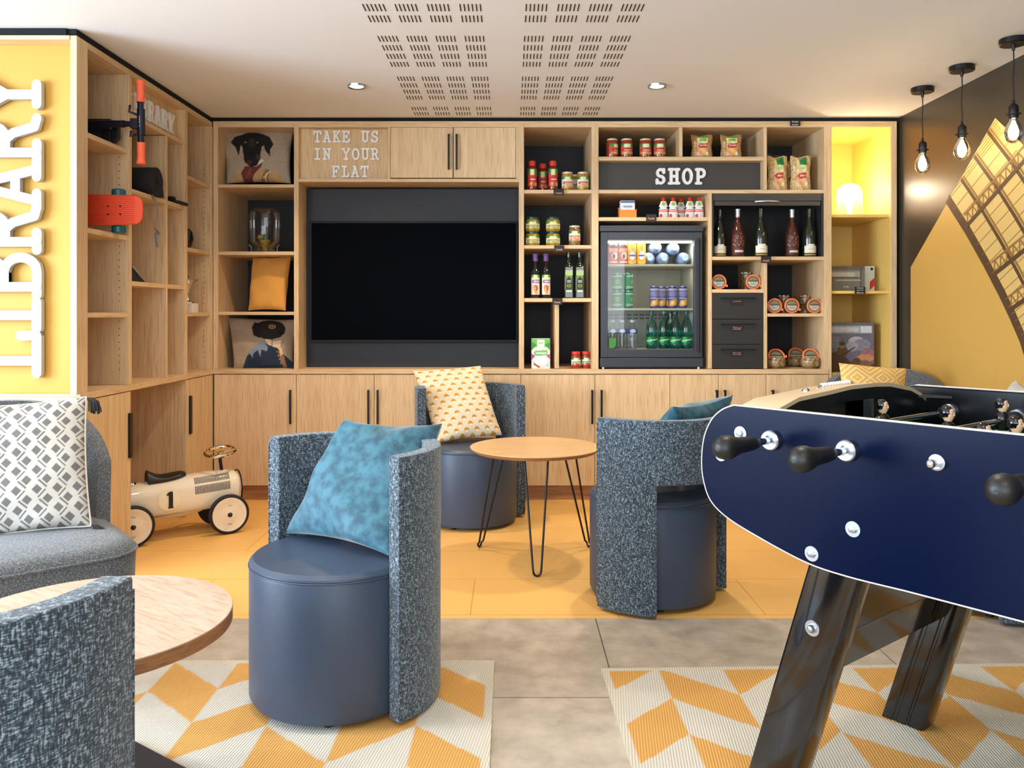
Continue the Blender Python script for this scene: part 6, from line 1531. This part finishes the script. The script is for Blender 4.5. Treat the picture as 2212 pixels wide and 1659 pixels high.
plan = [([.47], 1, 1), ([.13, .436, .738], 1, 1), ([.357, .52, .20, .66, .07], 0, 1), ([.2, .43, .66], 1, 1), ([.2, .43, .66], 0, 1), ([.15, .3, .45, .6, .75], 1, 1), ([.25, .55], 0, 1), ([.43], 0, 1)]
ZR = .850
for u, (pls, near, dr) in zip(rodsU, plan):
    m = MB(); v0 = -.065 if near else -.022; v1 = FW + .022 if near else FW + .065
    m.cyl(Fp(u, v0, ZR), Fp(u, v1, ZR), .0075, n=20); rod = m.build('rod', 'chrome', ft)
    for vv2, s in ((0, -1), (FW, 1), (.0262, 1), (FW - .0262, -1)):
        sc_b = .70 if (vv2 == 0 and not near) or (vv2 == FW and near) else 1.0; m = MB(); m.lat_dir([(0, 0), (.0215 * sc_b, 0), (.0215 * sc_b, .010 * sc_b ** 4), (.019 * sc_b, .013 * sc_b ** 4), (.011, .013 * sc_b ** 4), (.011, .006 * sc_b), (0, .006 * sc_b)], Fp(u, vv2, ZR), FV * s, 32); m.build('bushing', 'steel', rod)
    for vv2, s in ((.0392, 1), (FW - .0392, -1)): m = MB(); m.lat_dir([(0, 0), (.0165, 0), (.0175, .004), (.0165, .024), (0, .024)], Fp(u, vv2, ZR), FV * s, 24); m.build('buffer', 'rubber', rod)
    s = -1 if near else 1; p0 = Fp(u, -.055 if near else FW + .055, ZR)
    m = MB(); m.lat_dir([(0, 0), (.010, 0), (.0125, .004), (.0150, .02), (.0165, .045), (.0170, .062), (.0205, .080), (.0245, .096), (.0250, .108), (.0215, .122), (.012, .131), (.003, .133), (0, .1325)], p0, FV * s, 28); m.build('handle', 'black_plastic', rod, smooth=60)
    for v in pls:
        m = MB(); figure(m, u, v, ZR, 1); m.build('player', ['black_gloss', 'skin', 'white_gloss', 'red_star'], rod, smooth=40)
# bolt on the third rod end: cap nut
m = MB(); m.sphere(Fp(.444, -.024, ZR), .0085, 14); m.build('end_cap', 'chrome', ft)
# legs
LWu, LWv = .115, .07
def leg(u0, v0, du, zt_=.64):
    m = MB(); prof = []
    W_, D_ = LWu, LWv
    # rounded section with grooves on the face
    sec = [(.010, 0), (.030, 0), (.033, .003), (.040, .003), (.043, 0), (.066, 0), (.069, .003), (.074, .003), (.077, 0), (W_ - .010, 0), (W_ - .003, .003), (W_, .010), (W_, D_ - .010), (W_ - .003, D_ - .003), (W_ - .010, D_), (.010, D_), (.003, D_ - .003), (0, D_ - .010), (0, .010), (.003, .003)]
    if v0 < .3: sec = [s for s in sec if not (.029 < s[0] < .078 and s[1] < .01)]
    n = len(sec); vs = [Fp(u0 + a, v0 + b, .007) for a, b in sec] + [Fp(u0 + du + a, v0 + b, zt_) for a, b in sec]
    m.add(vs, [tuple(reversed(range(n))), tuple(range(n, 2 * n))] + [(i, (i + 1) % n, n + (i + 1) % n, n + i) for i in range(n)])
    return m.build('leg', 'foos_black', ft, smooth=30)
for (u0, du) in ((-.022, .192), (EL + .022 - LWu, -.192)):
    l1 = leg(u0, .045, du); l2 = leg(u0, .691, du)
    if u0 < 0:
        k = (1755 - CX) / F; 
        Y = (FA + FV * .045).y; m = MB()
        u = ((k * (FA.y + FV.y * .045)) - (FA.x + FV.x * .045)) / (FU.x - k * FU.y); pz = PZ(1357, FA.y + FV.y * .045 + FU.y * u)
        m.lat_dir([(0, 0), (.0165, 0), (.0165, .002), (0, .002)], Fp(u, .045, pz), -FV, 28); m.lat_dir([(0, .002), (.009, .002), (.009, .006), (.006, .011), (0, .013)], Fp(u, .045, pz), -FV, 20); m.build('bolt', 'steel', l1)
    sg = 1 if u0 < 0 else -1; ub = u0 + (.035 if u0 < 0 else LWu - .06)
    m = MB(); ua_, ub_ = ub + sg * .094, ub + sg * .122
    def fz(z): return ub + sg * .3 * z
    vs = [Fp(fz(.313), .115, .313), Fp(fz(.313) + .024, .115, .313), Fp(fz(.313) + .024, .691, .313), Fp(fz(.313), .691, .313), Fp(fz(.41), .115, .41), Fp(fz(.41) + .024, .115, .41), Fp(fz(.41) + .024, .691, .41), Fp(fz(.41), .691, .41)]
    bf = [(0, 3, 2, 1), (4, 5, 6, 7), (0, 1, 5, 4), (1, 2, 6, 5), (2, 3, 7, 6), (3, 0, 4, 7)]
    m.add(vs, bf); m.build('brace', 'foos_black', ft, bevel=.002, smooth=0)
    vs = [v + FU * .004 for v in vs[4:]]; 
    m = MB(); top = [Fp(fz(.602) + .004 + e, v, .602) for e, v in ((0, .115), (.016, .115), (.016, .691), (0, .691))]; m.add(vs + top, bf); m.build('brace', 'foos_black', ft, smooth=0)
    m = MB(); m.tube([Fp(fz(.412) + .026 * sg, .116, .412), Fp(fz(.412) + .026 * sg, .690, .412)], .003, 6); m.build('brace_edge', 'steel', ft)
